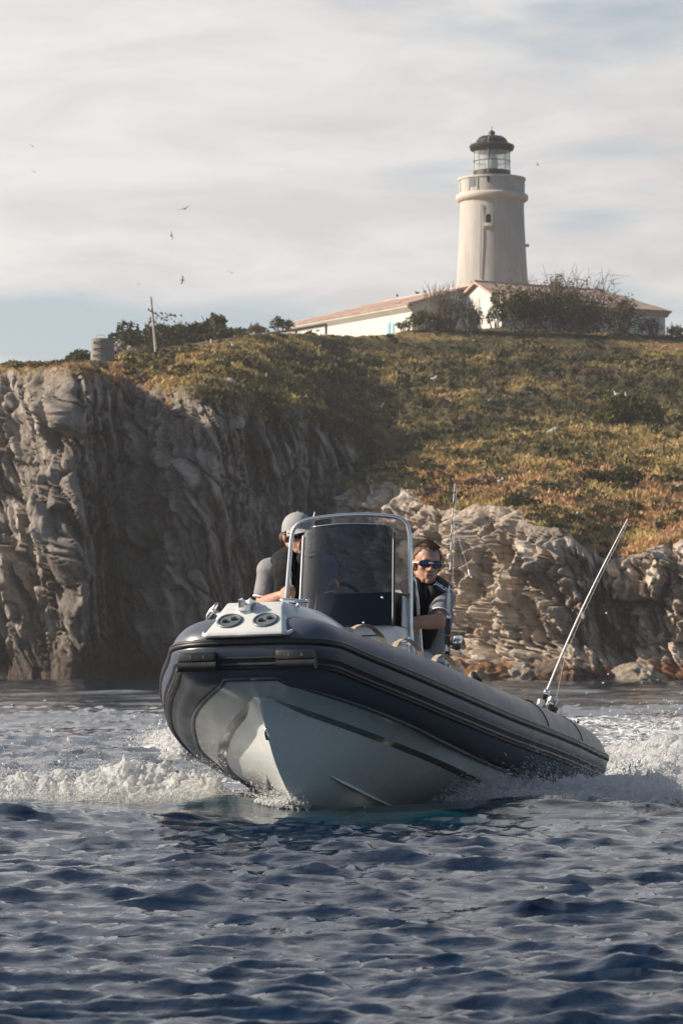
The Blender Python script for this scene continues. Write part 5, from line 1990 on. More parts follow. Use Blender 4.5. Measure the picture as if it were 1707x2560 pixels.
# rubber bow pads
for c in (-.245, .252):
    mb = MB(); mb.box((.194, c, .254), (.056, .19, .046))
    pd = mb.build('bow_pad', M['rubber'], boat, bevel=.006)
    mb = MB(); mb.tube([(.190, c - .097, .213), (.190, c + .097, .213)], .031, 14); mb.build('pad_roll', M['rubber'], pd, smooth=False); shade_auto(pd.children[0].data)
    for s in (-.03, .035):
        mb = MB(); mb.box((.2225, c + s, .252), (.004, .006, .016)); mb.build('pad_rivet', M['hatch'], pd)

# ---- rigid hull
NA = np.array([0., .5, 1.2, 2.2, 3.4, 5.4])
SW, SZ = [.131, .419, .642, .748, .795, .772], [.146, .077, -.069, -.152, -.188, -.188]
CW, CZ = [.035, .318, .575, .695, .78, .80], [.077, -.027, -.142, -.235, -.275, -.285]
KA, KZ = [.047, .18, .32, .49, .62, .76, 1.2, 2.0, 4.3], [.055, -.073, -.199, -.303, -.368, -.424, -.50, -.55, -.57]
ns = 70
cs = np.linspace(0, math.sqrt(4.2), ns) ** 2


def hull_side(s):
    Sg, Cg, Ig, Kg = [], [], [], []
    for k, c in enumerate(cs):
        f = min(1, k / 7)
        S_a = .106 - c
        if c < 1e-9:
            Sg.append((.106, 0, .146)); Cg.append((-.047, 0, .067)); Ig.append((-.047, 0, .062)); Kg.append((-.047, 0, .055)); continue
        a = -.06 - c
        Sw = herm(NA, SW, c); Sz = herm(NA, SZ, c)
        if c < .02:
            Sg.append((.106, s * SW[0] * min(1, k / 3), SZ[0]))
        else:
            Sg.append((S_a, s * Sw, Sz))
        cw = herm(NA, CW, c); cz = herm(NA, CZ, c)
        fl = .055 * sstep(0.0, .35, c)
        Cg.append((a, s * cw, cz)); Ig.append((a, s * max(cw - fl, .004), cz - .012))
        Kg.append((a, 0, herm(KA, KZ, -a)))
    Sg = np.array(Sg)
    for i in range(1, len(Sg)):
        dv = PATH - Sg[i]
        j = np.argmin((dv ** 2).sum(1)); dd = math.sqrt((dv[j] ** 2).sum())
        if dd < RT[j] + .004 and dd > .02: Sg[i] = PATH[j] - dv[j] / dd * (RT[j] + .004)
    return [np.array(x) for x in (Sg, Cg, Ig, Kg)]


def panel(mb, A, B, n, hollow=0.0, flip=False, s=1):
    V, F = [], []
    m = len(A)
    for j in range(n + 1):
        t = j / n
        q = lerp(A, B, t)
        bul = math.sin(PI * t) * hollow
        q = q + np.array([0, 0, 1]) * bul * sstep(0, .5, cs)[:, None] + np.array([0, s, 0]) * bul * .4 * sstep(0, .5, cs)[:, None]
        V += [tuple(x) for x in q]
    for j in range(n):
        for i in range(m - 1):
            F.append((j * m + i, j * m + i + 1, (j + 1) * m + i + 1, (j + 1) * m + i))
    mb.add(V, F)


hb_ = MB(); chb = MB(); fl_ = MB()
for s in (-1, 1):
    Sg, Cg, Ig, Kg = hull_side(s)
    panel(hb_, Sg, Cg, 6, .012, s=s)
    panel(hb_, Ig, Kg, 10, -.010, s=s)
    panel(chb, Cg, Ig, 1, s=s)
    fl_.tube(Sg + [0, 0, .004], .013, 8)
    # spray rail low on the bottom
    r0 = [lerp(Ig[i], Kg[i], .55) for i in range(ns) if .62 < cs[i] < 3.4]
    mr = MB()
    V, F = [], []
    for j, q in enumerate(r0):
        w_ = .022 * min(1, j / 5)
        V += [tuple(q + [0, s * .001, -.001]), tuple(q + [0, s * (w_ + .002), -w_ * .35]), tuple(q + [0, s * w_ * .6, w_ * 1.2 + .002])]
    for j in range(len(r0) - 1):
        for e in range(3):
            e2 = (e + 1) % 3
            F.append((j * 3 + e, j * 3 + e2, j * 3 + 3 + e2, j * 3 + 3 + e))
    mr.add(V, F)
    mr.build('spray_rail', M['hull'], boat)
# transom
Sg, Cg, Ig, Kg = hull_side(1)
e = [Sg[-1], Cg[-1], Ig[-1], Kg[-1]]
hb_.add([tuple(q) for q in e] + [tuple(q * [1, -1, 1]) for q in e[:3]], [(0, 1, 2, 3, 6, 5, 4)])
ho = hb_.build('hull', M['hull'], boat, smooth=True); shade_auto(ho.data, 30)
chb.build('chine', M['chine'], boat, smooth=True)
fl_.build('hull_flange', M['tube_dark'], boat, smooth=True)
mb = MB()
sp_ = [(-.05, 0, .055)] + [(a, 0, herm(KA, KZ, -a) - .002) for a in np.linspace(-.06, -1.2, 20)]
mb.tube(sp_, .009, 6); mb.build('keel_strip', M['hull'], boat, smooth=True)
mb = MB()
ce = np.array([-.195, 0, -.085]); dirk = np.array([-.66, 0, -.75]); dirk /= np.linalg.norm(dirk); outk = np.array([.75, 0, -.66]); outk /= np.linalg.norm(outk)
mb.tube([ce - dirk * .034 - outk * .01, ce - dirk * .034 + outk * .02, ce - dirk * .02 + outk * .034, ce + dirk * .02 + outk * .034, ce + dirk * .034 + outk * .02, ce + dirk * .034 - outk * .01], .0075, 8)
mb.build('bow_eye', M['steel'], boat, smooth=True)
# deck inside
mb = MB()
V, F = [], []
for c in np.linspace(.15, 4.2, 16):
    w = herm(NA, SW, c) + .02; z = herm(NA, SZ, c) * .25 + .06
    V += [(-c, -w, z), (-c, w, z)]
for k in range(15): F.append((2 * k, 2 * k + 1, 2 * k + 3, 2 * k + 2))
mb.add(V, F); mb.build('deck', M['deck'], boat)

# ---- moulded bow step with lockers, roller, cleats
mb = MB()
st = [(.236, .190, .200, .366, .350), (.226, .190, .205, .378, .352), (.092, .150, .222, .482, .37), (.078, .146, .226, .506, .38), (.025, .142, .240, .538, .40), (-.09, .175, .300, .535, .40), (-.3, .235, .360, .525, .40), (-.52, .24, .370, .515, .40)]
V, F = [], []
for a, wt, wb, zt, zb_ in st:
    wm = lerp(wt, wb, .55); zm = lerp(zt, zb_, .45)
    V += [(a, -wb, zb_), (a, -wm, zm), (a, -wt, zt), (a, wt, zt), (a, wm, zm), (a, wb, zb_)]
m = 6
for k in range(len(st) - 1):
    for j in range(m):
        j2 = (j + 1) % m
        F.append((k * m + j, k * m + j2, (k + 1) * m + j2, (k + 1) * m + j))
F.append(tuple(range(m))[::-1]); F.append(tuple((len(st) - 1) * m + j for j in range(m)))
step = mb.add(V, F).build('bow_step', M['gel'], boat)
cut = MB().box((.06, -.032, .545), (.30, .062, .11)).build('cutter', M['gel'])
cut.matrix_world = BM
bpy.context.view_layer.update()
bo = step.modifiers.new('b', 'BOOLEAN'); bo.operation = 'DIFFERENCE'; bo.object = cut; bo.solver = 'EXACT'
bv = step.modifiers.new('bev', 'BEVEL'); bv.width = .012; bv.segments = 3; bv.limit_method = 'ANGLE'; bv.angle_limit = R_(22)
bake(step)
bpy.data.objects.remove(cut)
shade_auto(step.data, 45)
# foot flange under the step
mb = MB()
mb.tube([(-.12, -.300, .44), (.02, -.262, .415), (.12, -.235, .386), (.205, -.214, .360), (.228, 0, .356), (.205, .214, .360), (.12, .235, .386), (.02, .262, .415), (-.12, .300, .44)], .012, 8)
mb.build('step_flange', M['gel'], step, smooth=True)
fn = np.array([.104, 0, .134]); fn /= np.linalg.norm(fn)
fu = np.array([-fn[2], 0, fn[0]]); fp = np.array([0, 1.0, 0])
RF = np.stack([fu, fp, fn], 1)
for c in (-.100, .082):
    cen = np.array([.159, c + .004, .431])
    def dsc(prof, n=28):
        V, F = [], []
        for r, z in prof:
            for k in range(n):
                g = 2 * PI * k / n
                V.append(tuple(cen + RF @ np.array([r * math.cos(g), r * math.sin(g), z])))
        for j in range(len(prof) - 1):
            for k in range(n):
                k2 = (k + 1) % n
                F.append((j * n + k, j * n + k2, (j + 1) * n + k2, (j + 1) * n + k))
        return V, F
    hc = MB().add(*dsc([(.064, -.006), (.064, .005), (.060, .009), (.054, .009), (.051, .004), (.02, .004), (.0005, .004)])).build('hatch_cover', M['hatch'], step, smooth=True)
    shade_auto(hc.data, 30)
    for s in (-1, 1):
        mb = MB(); mb.box(cen + RF @ np.array([s * .010, s * .020, .009]), (.020, .024, .012), RF); mb.build('finger_grip', M['dark'], hc, bevel=.003)
# anchor roller
mb = MB()
for prof in ([(.019, -.026), (.021, -.022), (.013, -.012), (.010, 0), (.013, .012), (.021, .022), (.019, .026)],):
    V, F = [], []
    n = 20
    for r, y in prof:
        for k in range(n):
            g = 2 * PI * k / n
            V.append((.085 + r * 1.15 * math.cos(g), -.032 + y, .530 + r * 1.15 * math.sin(g)))
    for j in range(len(prof) - 1):
        for k in range(n):
            k2 = (k + 1) % n
            F.append((j * n + k, j * n + k2, (j + 1) * n + k2, (j + 1) * n + k))
    F.append(tuple(range(n))); F.append(tuple(6 * n + k for k in range(n))[::-1])
    mb.add(V, F)
ro_ = mb.build('anchor_roller', M['white'], step, smooth=True)
mb = MB()
for s in (-.029, .029):
    mb.box((.06, -.032 + s, .515), (.12, .003, .06))
mb.build('roller_cheek', M['steel'], ro_)
# cleats
for nm, c, ax, n_ in (('l', (-.03, -.222, .490), (0.10, -.35, .25), 1), ('r', (-.085, .165, .552), (-.02, 1.0, -.10), 1)):
    c = np.array(c); ax = np.array(ax); ax = ax / np.linalg.norm(ax)
    mb = MB()
    if nm == 'l':
        ctr = c + np.array([0, -.022, .018])
        d_ = np.array([.1, .55, .62]); d_ /= np.linalg.norm(d_)
        mb.tube([ctr - d_ * .062 + [0, .012, -.004], ctr - d_ * .03, ctr, ctr + d_ * .03, ctr + d_ * .05], [.006, .011, .013, .011, .007], 8)
        mb.tube([c + [0, .022, 0], ctr], .009, 8)
        mb.tube([c + [0.02, .022, -.005], ctr + [.02, 0, 0]], .007, 8)
    else:
        ctr = c
        mb.tube([ctr - ax * .075, ctr - ax * .05, ctr, ctr + ax * .05, ctr + ax * .075], [.006, .010, .011, .010, .006], 8)
        for s in (-.022, .022):
            mb.tube([ctr + ax * s, ctr + ax * s - np.array([0, 0, .042])], .009, 8)
    mb.build('cleat', M['steel'], step, smooth=True)

# ---- console
CA0, CA1 = -1.80, -2.28
mb = MB()
V = []
prof = [(CA0, .06, .262), (CA0 - .02, .612, .272), (CA0 - .12, .612, .298), (CA1, .612, .298), (CA1, .06, .285), (CA0 - .12, .06, .29)]
pc = .016
# plan polygon with chamfered front corners, two heights
plan = [(CA0, -.240), (CA0, .262), (CA0 - .10, .300), (CA1, .300), (CA1, -.275), (CA0 - .10, -.275)]
V = [(a, p, .03) for a, p in plan] + [(a - .012, p, .612) for a, p in plan]
n = 6
F = [tuple(range(n))[::-1], tuple(range(n, 2 * n))] + [(i, (i + 1) % n, n + (i + 1) % n, n + i) for i in range(n)]
con = MB().add(V, F).build('console', M['gel'], boat, bevel=.014, seg=3)
# raised dash behind the windshield
V = [(-1.86, -.225, .613), (-1.86, .245, .613), (-2.24, .265, .613), (-2.24, -.25, .613), (-1.94, -.215, .815), (-1.94, .235, .815), (-2.20, .245, .83), (-2.20, -.23, .83)]
MB().add(V, [(0, 1, 2, 3)[::-1], (4, 5, 6, 7), (0, 1, 5, 4), (1, 2, 6, 5), (2, 3, 7, 6), (3, 0, 4, 7)]).build('dashboard', M['navy'], con, bevel=.012)
for s, y in ((1, .286), (-1, -.262)):
    mb = MB(); mb.prism([(-1.88, y, .612), (-2.22, y, .612), (-2.02, y - s * .01, .79), (-1.95, y - s * .012, .79)], .012 * s, (0, 1, 0))
    mb.build('side_fairing', M['gel'], con, bevel=.004)


def ws_pt(u, t):
    """u -1..1 across, t 0..1 up"""
    p = -.004 + .266 * u * (1 - .03 * t) + t * -.024
    a = lerp(-1.735, -1.895, t) - .055 * u * u
    ztop = 1.195 - .012 * u * u
    z = lerp(.606, ztop, t)
    return np.array([a, p, z])


def ws_sheet(u0, u1, t0, t1, nu=24, nt=60, th=.006, cr=.09):
    V, F = [], []
    for lay in (0, 1):
        for j in range(nt + 1):
            for i in range(nu + 1):
                u = lerp(u0, u1, i / nu); t = lerp(t0, t1, j / nt)
                # rounded upper corners
                if t > 1 - cr:
                    k = (t - (1 - cr)) / cr
                    lim = 1 - .20 * (1 - math.sqrt(max(0, 1 - k * k)))
                    u = max(-lim, min(lim, u))
                V.append(ws_pt(u, t) - np.array([lay * th, 0, 0]))
    o_ = (nu + 1) * (nt + 1)
    for j in range(nt):
        for i in range(nu):
            a = j * (nu + 1) + i
            F.append((a, a + 1, a + nu + 2, a + nu + 1)); F.append((o_ + a, o_ + a + nu + 1, o_ + a + nu + 2, o_ + a + 1))
    for i in range(nu):
        F.append((i + 1, i, o_ + i, o_ + i + 1)); a = nt * (nu + 1) + i; F.append((a, a + 1, o_ + a + 1, o_ + a))
    for j in range(nt):
        a = j * (nu + 1); F.append((a, a + nu + 1, o_ + a + nu + 1, o_ + a)); a += nu; F.append((a + nu + 1, a, o_ + a, o_ + a + nu + 1))
    return V, F


wsh = MB().add(*ws_sheet(-1, 1, 0, 1)).build('windshield', M['tint'], con, smooth=True); shade_auto(wsh.data, 50)
for u, m_, r_ in ((-1.0, M['white'], .0055), (1.0, M['dark'], .009)):  # left white rod stands in for the lit acrylic edge; right is trim
    mb = MB(); mb.tube([ws_pt(u * 1.005, t) for t in np.linspace(0, .93, 12)] , r_, 6); mb.build('edge_trim', m_, wsh, smooth=True)
mb = MB(); mb.tube([ws_pt(u, 1.0) + [0, 0, .001] for u in np.linspace(-.82, .82, 16)], .0035, 6); mb.build('edge_trim', M['steel'], wsh, smooth=True)
for u, t in ((-.83, .275), (.79, .275), (.42, .03)):
    q = ws_pt(u, t); mb = MB(); mb.ell(q + [.004, 0, 0], (.006, .008, .008), None, 10, 7); mb.build('bolt', M['chrome'], wsh, smooth=True)
mb = MB()
zt_, zb_ = .556, .44
mb.tube([(-1.789, .075, zb_), (-1.791, .075, zt_ - .012), (-1.791, .087, zt_), (-1.791, .186, zt_), (-1.791, .198, zt_ - .012), (-1.789, .198, zb_), (-1.789, .075, zb_)], .0042, 6)
mb.build('hatch_frame', M['dark'], con, smooth=True)
mb = MB(); mb.tube([(-1.868, .292, .525), (-1.862, .322, .525)], .020, 14); mb.tube([(-1.862, .322, .525), (-1.860, .336, .525)], .026, 14)
o = mb.build('tank_cap', M['steel'], con); shade_auto(o.data)
# roll bar
RB = [(-1.97, -.452, .05), (-1.99, -.43, .50), (-2.0, -.400, .793), (-2.0, -.370, 1.153), (-2.0, -.357, 1.195), (-2.0, -.325, 1.226), (-2.0, -.279, 1.242), (-2.0, -.17, 1.254), (-2.0, -.048, 1.259), (-2.0, .07, 1.257), (-2.0, .159, 1.249), (-2.0, .228, 1.238), (-2.0, .270, 1.222), (-2.0, .296, 1.192), (-2.0, .310, 1.128), (-2.0, .313, .85), (-2.0, .313, .548), (-1.99, .335, .42), (-1.97, .36, .05)]
RBs = np.array(RB)
kk = np.linspace(0, 1, len(RBs)); fine_ = np.linspace(0, 1, 120)
RBf = np.stack([np.interp(fine_, kk, RBs[:, i]) for i in range(3)], 1)
for _ in range(3): RBf[1:-1] = .25 * RBf[:-2] + .5 * RBf[1:-1] + .25 * RBf[2:]
rb_ = MB().tube(RBf, .0125, 12).build('roll_bar', M['steel'], boat, smooth=True)
mb = MB(); mb.tube([(-2.02, .318, .90), (-2.08, .315, .885), (-2.13, .318, .80), (-2.2, .325, .48), (-2.25, .335, .06)], .0125, 10); mb.build('rear_brace', M['steel'], rb_, smooth=True)
mb = MB(); mb.tube([(-2.02, -.395, .96), (-2.05, -.392, .95), (-2.08, -.400, .86), (-2.12, -.42, .48), (-2.16, -.43, .06)], .011, 10); mb.build('rear_brace', M['steel'], rb_, smooth=True)
# helm bench, partly hidden behind the console
mb = MB(); mb.box((-2.66, -.06, .22), (.36, .92, .36)); mb.build('bench_base', M['gel'], boat, bevel=.02)
mb = MB(); mb.box((-2.64, -.06, .435), (.42, .98, .07)); mb.build('bench_cushion', M['cushion'], boat, bevel=.025, seg=3)
mb = MB(); mb.tube([(-2.24, -.19, .70), (-2.34, -.19, .76)], .015, 8)
V = [(-2.36 + .02 * math.cos(g), -.19 + .15 * math.cos(g), .77 + .15 * math.sin(g)) for g in np.linspace(0, 2 * PI, 30)]
mb.tube(V, .012, 8, cap=False)
mb.build('steering_wheel', M['rubber'], boat, smooth=True)
mb = MB(); mb.tube([(-2.4, -.353, .30), (-2.4, -.350, 1.30), (-2.4, -.342, 1.345)], [.012, .006, .003], 6); mb.build('radio_aerial', M['white'], boat, smooth=True)
# stern moulding and fittings, port quarter
mb = MB(); mb.box((-3.98, .74, .16), (.62, .24, .10)); mb.box((-3.98, -.74, .16), (.62, .24, .10)); mb.build('stern_platform', M['gel'], boat, bevel=.03, seg=3)
mb = MB(); mb.box((-4.15, 0, .03), (.10, 1.5, .40)); mb.build('transom', M['gel'], boat, bevel=.02)
mb = MB(); mb.box((-3.72, .62, .33), (.05, .05, .05)); mb.tube([(-3.72, .62, .33), (-3.70, .66, .33)], .02, 8); mb.tube([(-3.72, .62, .32), (-3.72, .62, .12)], .012, 6); mb.build('stern_light', M['rubber'], boat, bevel=.006)
mb = MB(); mb.tube([(-3.85, .745, .255), (-3.86, .755, .315)], [.022, .034], 10); mb.build('stern_knob', M['rubber'], boat)
mb = MB(); mb.tube([(-4.1, .80, .205), (-4.1, .86, .245)], .012, 8); mb.tube([(-4.14, .86, .245), (-4.06, .87, .25)], .012, 8); mb.build('stern_cleat', M['steel'], boat, smooth=True)
# outboard engine, hidden low behind the crew
eng = MB(); eng.ell((-4.42, 0, .22), (.25, .18, .20), None, 18, 12); oc = eng.build('engine_cowl', M['dark'], boat, smooth=True)
eng = MB(); eng.box((-4.38, 0, .02), (.16, .12, .55)); eng.box((-4.42, 0, -.5), (.22, .05, .5)); eng.build('engine_leg', M['dark'], boat, bevel=.02)

# ================================================================== CREW
def rotz(y): return np.array([[math.cos(y), -math.sin(y), 0], [math.sin(y), math.cos(y), 0], [0, 0, 1.0]])


def roty(y): return np.array([[math.cos(y), 0, math.sin(y)], [0, 1, 0], [-math.sin(y), 0, math.cos(y)]])


def rotx(y): return np.array([[1, 0, 0], [0, math.cos(y), -math.sin(y)], [0, math.sin(y), math.cos(y)]])


class Fig:
    """one seated figure; all joints in boat coordinates"""

    def __init__(s, root_loc, label, J, head_c, yaw, pitch, roll=0.0):
        s.J = {k: np.array(v, float) for k, v in J.items()}
        s.hc = np.array(head_c, float)
        s.HR = rotz(yaw) @ roty(pitch) @ rotx(roll)
        s.root = empty('person', None, label, 'person', mat4=BM)

    def h(s, p): return s.hc + s.HR @ np.array(p, float)

    def body(s):
        J = s.J; mb = MB()
        R = s.HR; h = s.h
        # head
        mb.ell(h((-.012, 0, .048)), (.094, .073, .088), R, 18, 12)
        mb.ell(h((.030, 0, -.022)), (.058, .056, .080), R, 16, 11)
        mb.ell(h((.052, 0, -.076)), (.034, .030, .030), R, 12, 8)
        mb.ell(h((.076, 0, -.092)), (.015, .018, .013), R, 10, 7)
        for q in (-1, 1):
            mb.ell(h((.057, q * .036, -.012)), (.023, .022, .022), R, 10, 7)
            mb.ell(h((-.008, q * .076, -.002)), (.019, .010, .032), R, 10, 7)
            mb.cap(h((-.012, q * .055, -.040)), h((.060, q * .022, -.086)), .016, .013)
        mb.cap(h((.080, -.034, .030)), h((.080, .034, .030)), .013, .013)
        mb.cap(h((.086, 0, .018)), h((.106, 0, -.022)), .008, .0125)
        for q in (-1, 1): mb.ell(h((.098, q * .012, -.026)), (.010, .008, .007), R, 8, 6)
        mb.cap(h((.086, -.019, -.050)), h((.086, .019, -.050)), .0062, .0062)
        mb.cap(h((.084, -.016, -.061)), h((.084, .016, -.061)), .0072, .0072)
        mb.cap(h((-.02, 0, -.035)), J['neck'], .056, .062)
        # trunk
        mb.cap(J['neck'], J['chest'], .07, .13)
        mb.cap(J['shR'], J['shL'], .066, .066)
        mb.cap(J['chest'] + [0, -.07, 0], J['waist'] + [0, -.05, 0], .10, .10)
        mb.cap(J['chest'] + [0, .07, 0], J['waist'] + [0, .05, 0], .10, .10)
        mb.cap(J['waist'], J['hip'], .125, .14)
        for q, sd in (('R', -1), ('L', 1)):
            mb.cap(J['sh' + q], J['el' + q], .054, .043)
            mb.cap(J['el' + q], lerp(J['el' + q], J['wr' + q], .35), .043, .042)
            mb.cap(lerp(J['el' + q], J['wr' + q], .35), J['wr' + q], .042, .028)
            s.hand(mb, q)
            hp = J['hip'] + [0, sd * .09, -.02]
            mb.cap(hp, J['kn' + q], .085, .062)
            mb.cap(J['kn' + q], J['an' + q], .058, .038)
            mb.cap(J['an' + q] - [.02, 0, .02], J['an' + q] + [.16, 0, -.05], .036, .030)
        o = mb.build('body', M['skin'], s.root)
        voxel(o, .0062, 4, .5)
        dm = o.modifiers.new('d', 'DECIMATE'); dm.ratio = 0.45; bake(o)
        o.data.polygons.foreach_set('use_smooth', np.ones(len(o.data.polygons), bool))
        return o

    def hand(s, mb, q):
        """palm, four fingers of unequal length curled about a bar, and a thumb"""
        J = s.J
        w = J['wr' + q]; b = J['bar' + q]          # b: bar centre that the fist holds
        ax = J['bax' + q]; ax = ax / np.linalg.norm(ax)
        d = b - w; d = d - ax * (d @ ax) * .6; Ld = np.linalg.norm(d); d /= Ld
        n = np.cross(ax, d)
        palm = w + d * min(.055, Ld * .75)
        for k in (-1, 0, 1):
            mb.cap(w, palm + ax * k * .024 + d * .018, .022, .017)
        for k, ln in zip((-1.5, -.5, .5, 1.5), (.86, 1.0, 1.06, .95)):
            kn = palm + ax * k * .0205 + d * .022 - n * .012
            p1 = kn + (d * .55 - n * .83) * .0 + d * .030 * ln + n * .004
            p2 = p1 + n * .034 * ln - d * .004
            p3 = p2 - d * .026 * ln + n * .004
            mb.cap(kn, p1, .0105, .0098, 8); mb.cap(p1, p2, .0098, .0092, 8); mb.cap(p2, p3, .0092, .0078, 8)
        t0 = w + d * .022 + ax * .026
        t1 = t0 + d * .030 + ax * .022 + n * .018
        t2 = t1 + d * .028 - ax * .004 + n * .014
        mb.cap(t0, t1, .014, .0115, 8); mb.cap(t1, t2, .0115, .009, 8)

    def clothes(s):
        J = s.J
        mb = MB()
        mb.cap(J['neck'] + [0, 0, -.02], J['chest'], .082, .150)
        mb.cap(J['shR'], J['shL'], .078, .078)
        for k in (-1, 1):
            mb.cap(J['chest'] + [0, k * .07, 0], J['waist'] + [0, k * .055, 0], .115, .118)
            mb.cap(J['waist'] + [0, k * .05, 0], J['hip'] + [0, k * .05, .06], .118, .128)
        for q in 'RL':
            e = lerp(J['sh' + q], J['el' + q], .80)
            mb.cap(J['sh' + q], lerp(J['sh' + q], J['el' + q], .45), .072, .067)
            mb.tube([lerp(J['sh' + q], J['el' + q], .3), lerp(J['sh' + q], J['el' + q], .55), e], [.068, .066, .064], 16)
        o = mb.build('polo_shirt', M['shirt'], s.root)
        voxel(o, .008, 5, .5)
        # cuff piping
        for q in 'RL':
            a = lerp(J['sh' + q], J['el' + q], .785); b = lerp(J['sh' + q], J['el' + q], .825)
            m2 = MB(); m2.tube([a, b], [.0655, .065], 20, cap=False)
            m2.build('sleeve_cuff', M['piping'], o, smooth=True)
        # collar
        m2 = MB()
        nk = J['neck']
        pts = [nk + [-.055 * math.cos(g) * -1.0 + .0, .068 * math.sin(g), .012 + .018 * math.cos(g) * -1] for g in np.linspace(0.35, 2 * PI - .35, 20)]
        m2.tube(pts, .014, 8); m2.build('collar', M['shirt'], o, smooth=True)
        # trousers
        mb = MB()
        mb.cap(J['hip'] + [0, -.05, .06], J['hip'] + [0, .05, .06], .138, .138)
        mb.cap(J['hip'], J['hip'] + [0.03, 0, -.01], .15, .15)
        for q, sd in (('R', -1), ('L', 1)):
            hp = J['hip'] + [0, sd * .09, -.01]
            mb.cap(hp, J['kn' + q], .105, .080); mb.cap(J['kn' + q], J['an' + q] + [0, 0, .05], .078, .062)
        o = mb.build('trousers', M['trouser'], s.root)
        voxel(o, .010, 6, .5)
        for q in 'RL':
            m2 = MB(); a = J['an' + q]
            m2.cap(a + [-.03, 0, -.03], a + [.17, 0, -.055], .05, .042); m2.cap(a, a + [0, 0, -.03], .05, .05)
            m2.build('shoe', M['dark'], s.root, smooth=True)
        m2 = MB()
        c = J['hip'] + [0, 0, .150]
        m2.tube([c + [.133 * math.cos(g), .178 * math.sin(g), -.02 * math.cos(g)] for g in np.linspace(0, 2 * PI, 36)], .016, 8, cap=False)
        m2.build('belt', M['dark'], s.root, smooth=True)

    def vest(s, wl=.058, thick=.040, front=None, cx=0.0):
        """horseshoe life vest: a flattened tube from the waist over the shoulders and behind the neck"""
        J = s.J
        nk, ch, wa = J['neck'], J['chest'], J['waist']
        f = front if front is not None else np.array([1.0, .25, 0])
        f = f / np.linalg.norm(f)
        sdv = np.cross([0, 0, 1.0], f)
        def side(k):
            c0 = sdv * cx
            return [wa + c0 + f * .150 + sdv * k * .046 + [0, 0, -.02], lerp(wa, ch, .5) + c0 + f * .178 + sdv * k * .052, ch + c0 + f * .178 + sdv * k * .058 + [0, 0, .02], lerp(ch, nk, .62) + c0 * .6 + f * .138 + sdv * k * .068 + [0, 0, .028],
                    nk + f * .045 + sdv * k * .080 + [0, 0, .024], nk - f * .055 + sdv * k * .074 + [0, 0, .050]]
        A = side(-1); B = side(1)
        pts = np.array(A + [nk - f * .085 + [0, 0, .062]] + B[::-1])
        kk = np.linspace(0, 1, len(pts)); ss = np.linspace(0, 1, 70)
        P = np.stack([herm(kk, pts[:, i], ss) for i in range(3)], 1)
        c = lerp(ch, nk, .3) - f * .02
        t = np.gradient(P, axis=0); t /= np.linalg.norm(t, axis=1)[:, None]
        V, F = [], []
        m = 14
        for i in range(70):
            n_ = P[i] - c; n_ -= t[i] * (n_ @ t[i]); n_ /= np.linalg.norm(n_)
            b = np.cross(t[i], n_)
            w = wl * (1.0 + .12 * math.sin(i * .9)) * (0.8 + .35 * math.sin(PI * min(i, 69 - i) / 69)) * (1.0 if 5 < i < 64 else .92)
            for k in range(m):
                g = 2 * PI * k / m
                cx = math.copysign(abs(math.cos(g)) ** .6, math.cos(g)); sx = math.copysign(abs(math.sin(g)) ** .75, math.sin(g))
                V.append(P[i] + b * w * cx + n_ * thick * sx)
        for i in range(69):
            for k in range(m):
                k2 = (k + 1) % m
                F.append((i * m + k, i * m + k2, (i + 1) * m + k2, (i + 1) * m + k))
        F += [tuple(range(m)), tuple(69 * m + k for k in range(m))[::-1]]
        o = MB().add(V, F).build('life_vest', M['vest'], s.root, smooth=True)
        # back panel
        bp_ = MB(); bp_.cap(nk - f * .11 + [0, 0, -.02], wa - f * .12, .07, .10)
        # waist strap and buckle
        m2 = MB(); m2.tube([wa + f * (.142 * math.cos(g)) + sdv * .168 * math.sin(g) + [0, 0, .005] for g in np.linspace(0, 2 * PI, 32)], .012, 6, cap=False)
        m2.build('waist_strap', M['vest'], o, smooth=True)
        return o, P, t, c, f, sdv

    def glasses(s, lens, frame):
        h = s.h
        for q in (-1, 1):
            V, F = [], []
            n, m = 22, 5
            for lay, off in ((0, .0), (1, -.004)):
                for j in range(m + 1):
                    for i in range(n):
                        g = 2 * PI * i / n; rr_ = j / m
                        cy = math.copysign(abs(math.cos(g)) ** .62, math.cos(g)); cz = math.copysign(abs(math.sin(g)) ** .72, math.sin(g))
                        y = .0355 + .0285 * rr_ * cy
                        z = .0085 + .0185 * rr_ * cz * (1 - .16 * cy)
                        V.append(h((.1065 - 4.6 * y * y + off - .25 * (z - .0085) ** 2 / .02, q * y, z)))
            k2 = (m + 1) * n
            for lay in (0, k2):
                for j in range(m):
                    for i in range(n):
                        i2 = (i + 1) % n
                        F.append((lay + j * n + i, lay + (j + 1) * n + i, lay + (j + 1) * n + i2, lay + j * n + i2))
            for i in range(n):
                i2 = (i + 1) % n
                F.append((m * n + i, k2 + m * n + i, k2 + m * n + i2, m * n + i2))
            mb = MB().add(V, F)
            mb.build('sunglass_lens', lens, s.root, smooth=True)
            mb = MB()
            rim = [np.array(V[m * n + i]) for i in range(n)] + [np.array(V[m * n])]
            mb.tube(rim, .0026, 6, cap=False)
            mb.build('sunglass_rim', M['rubber'], s.root, smooth=True)
        mb = MB()
        mb.cap(h((.1075, -.010, .014)), h((.1075, .010, .014)), .0035, .0035, 8)
        for q in (-1, 1):
            mb.tube([h((.086, q * .063, .015)), h((.07, q * .0715, .015)), h((.02, q * .0795, .013)), h((-.03, q * .082, .004))], [.006, .005, .0035, .003], 8)
        mb.build('sunglass_frame', frame, s.root, smooth=True)


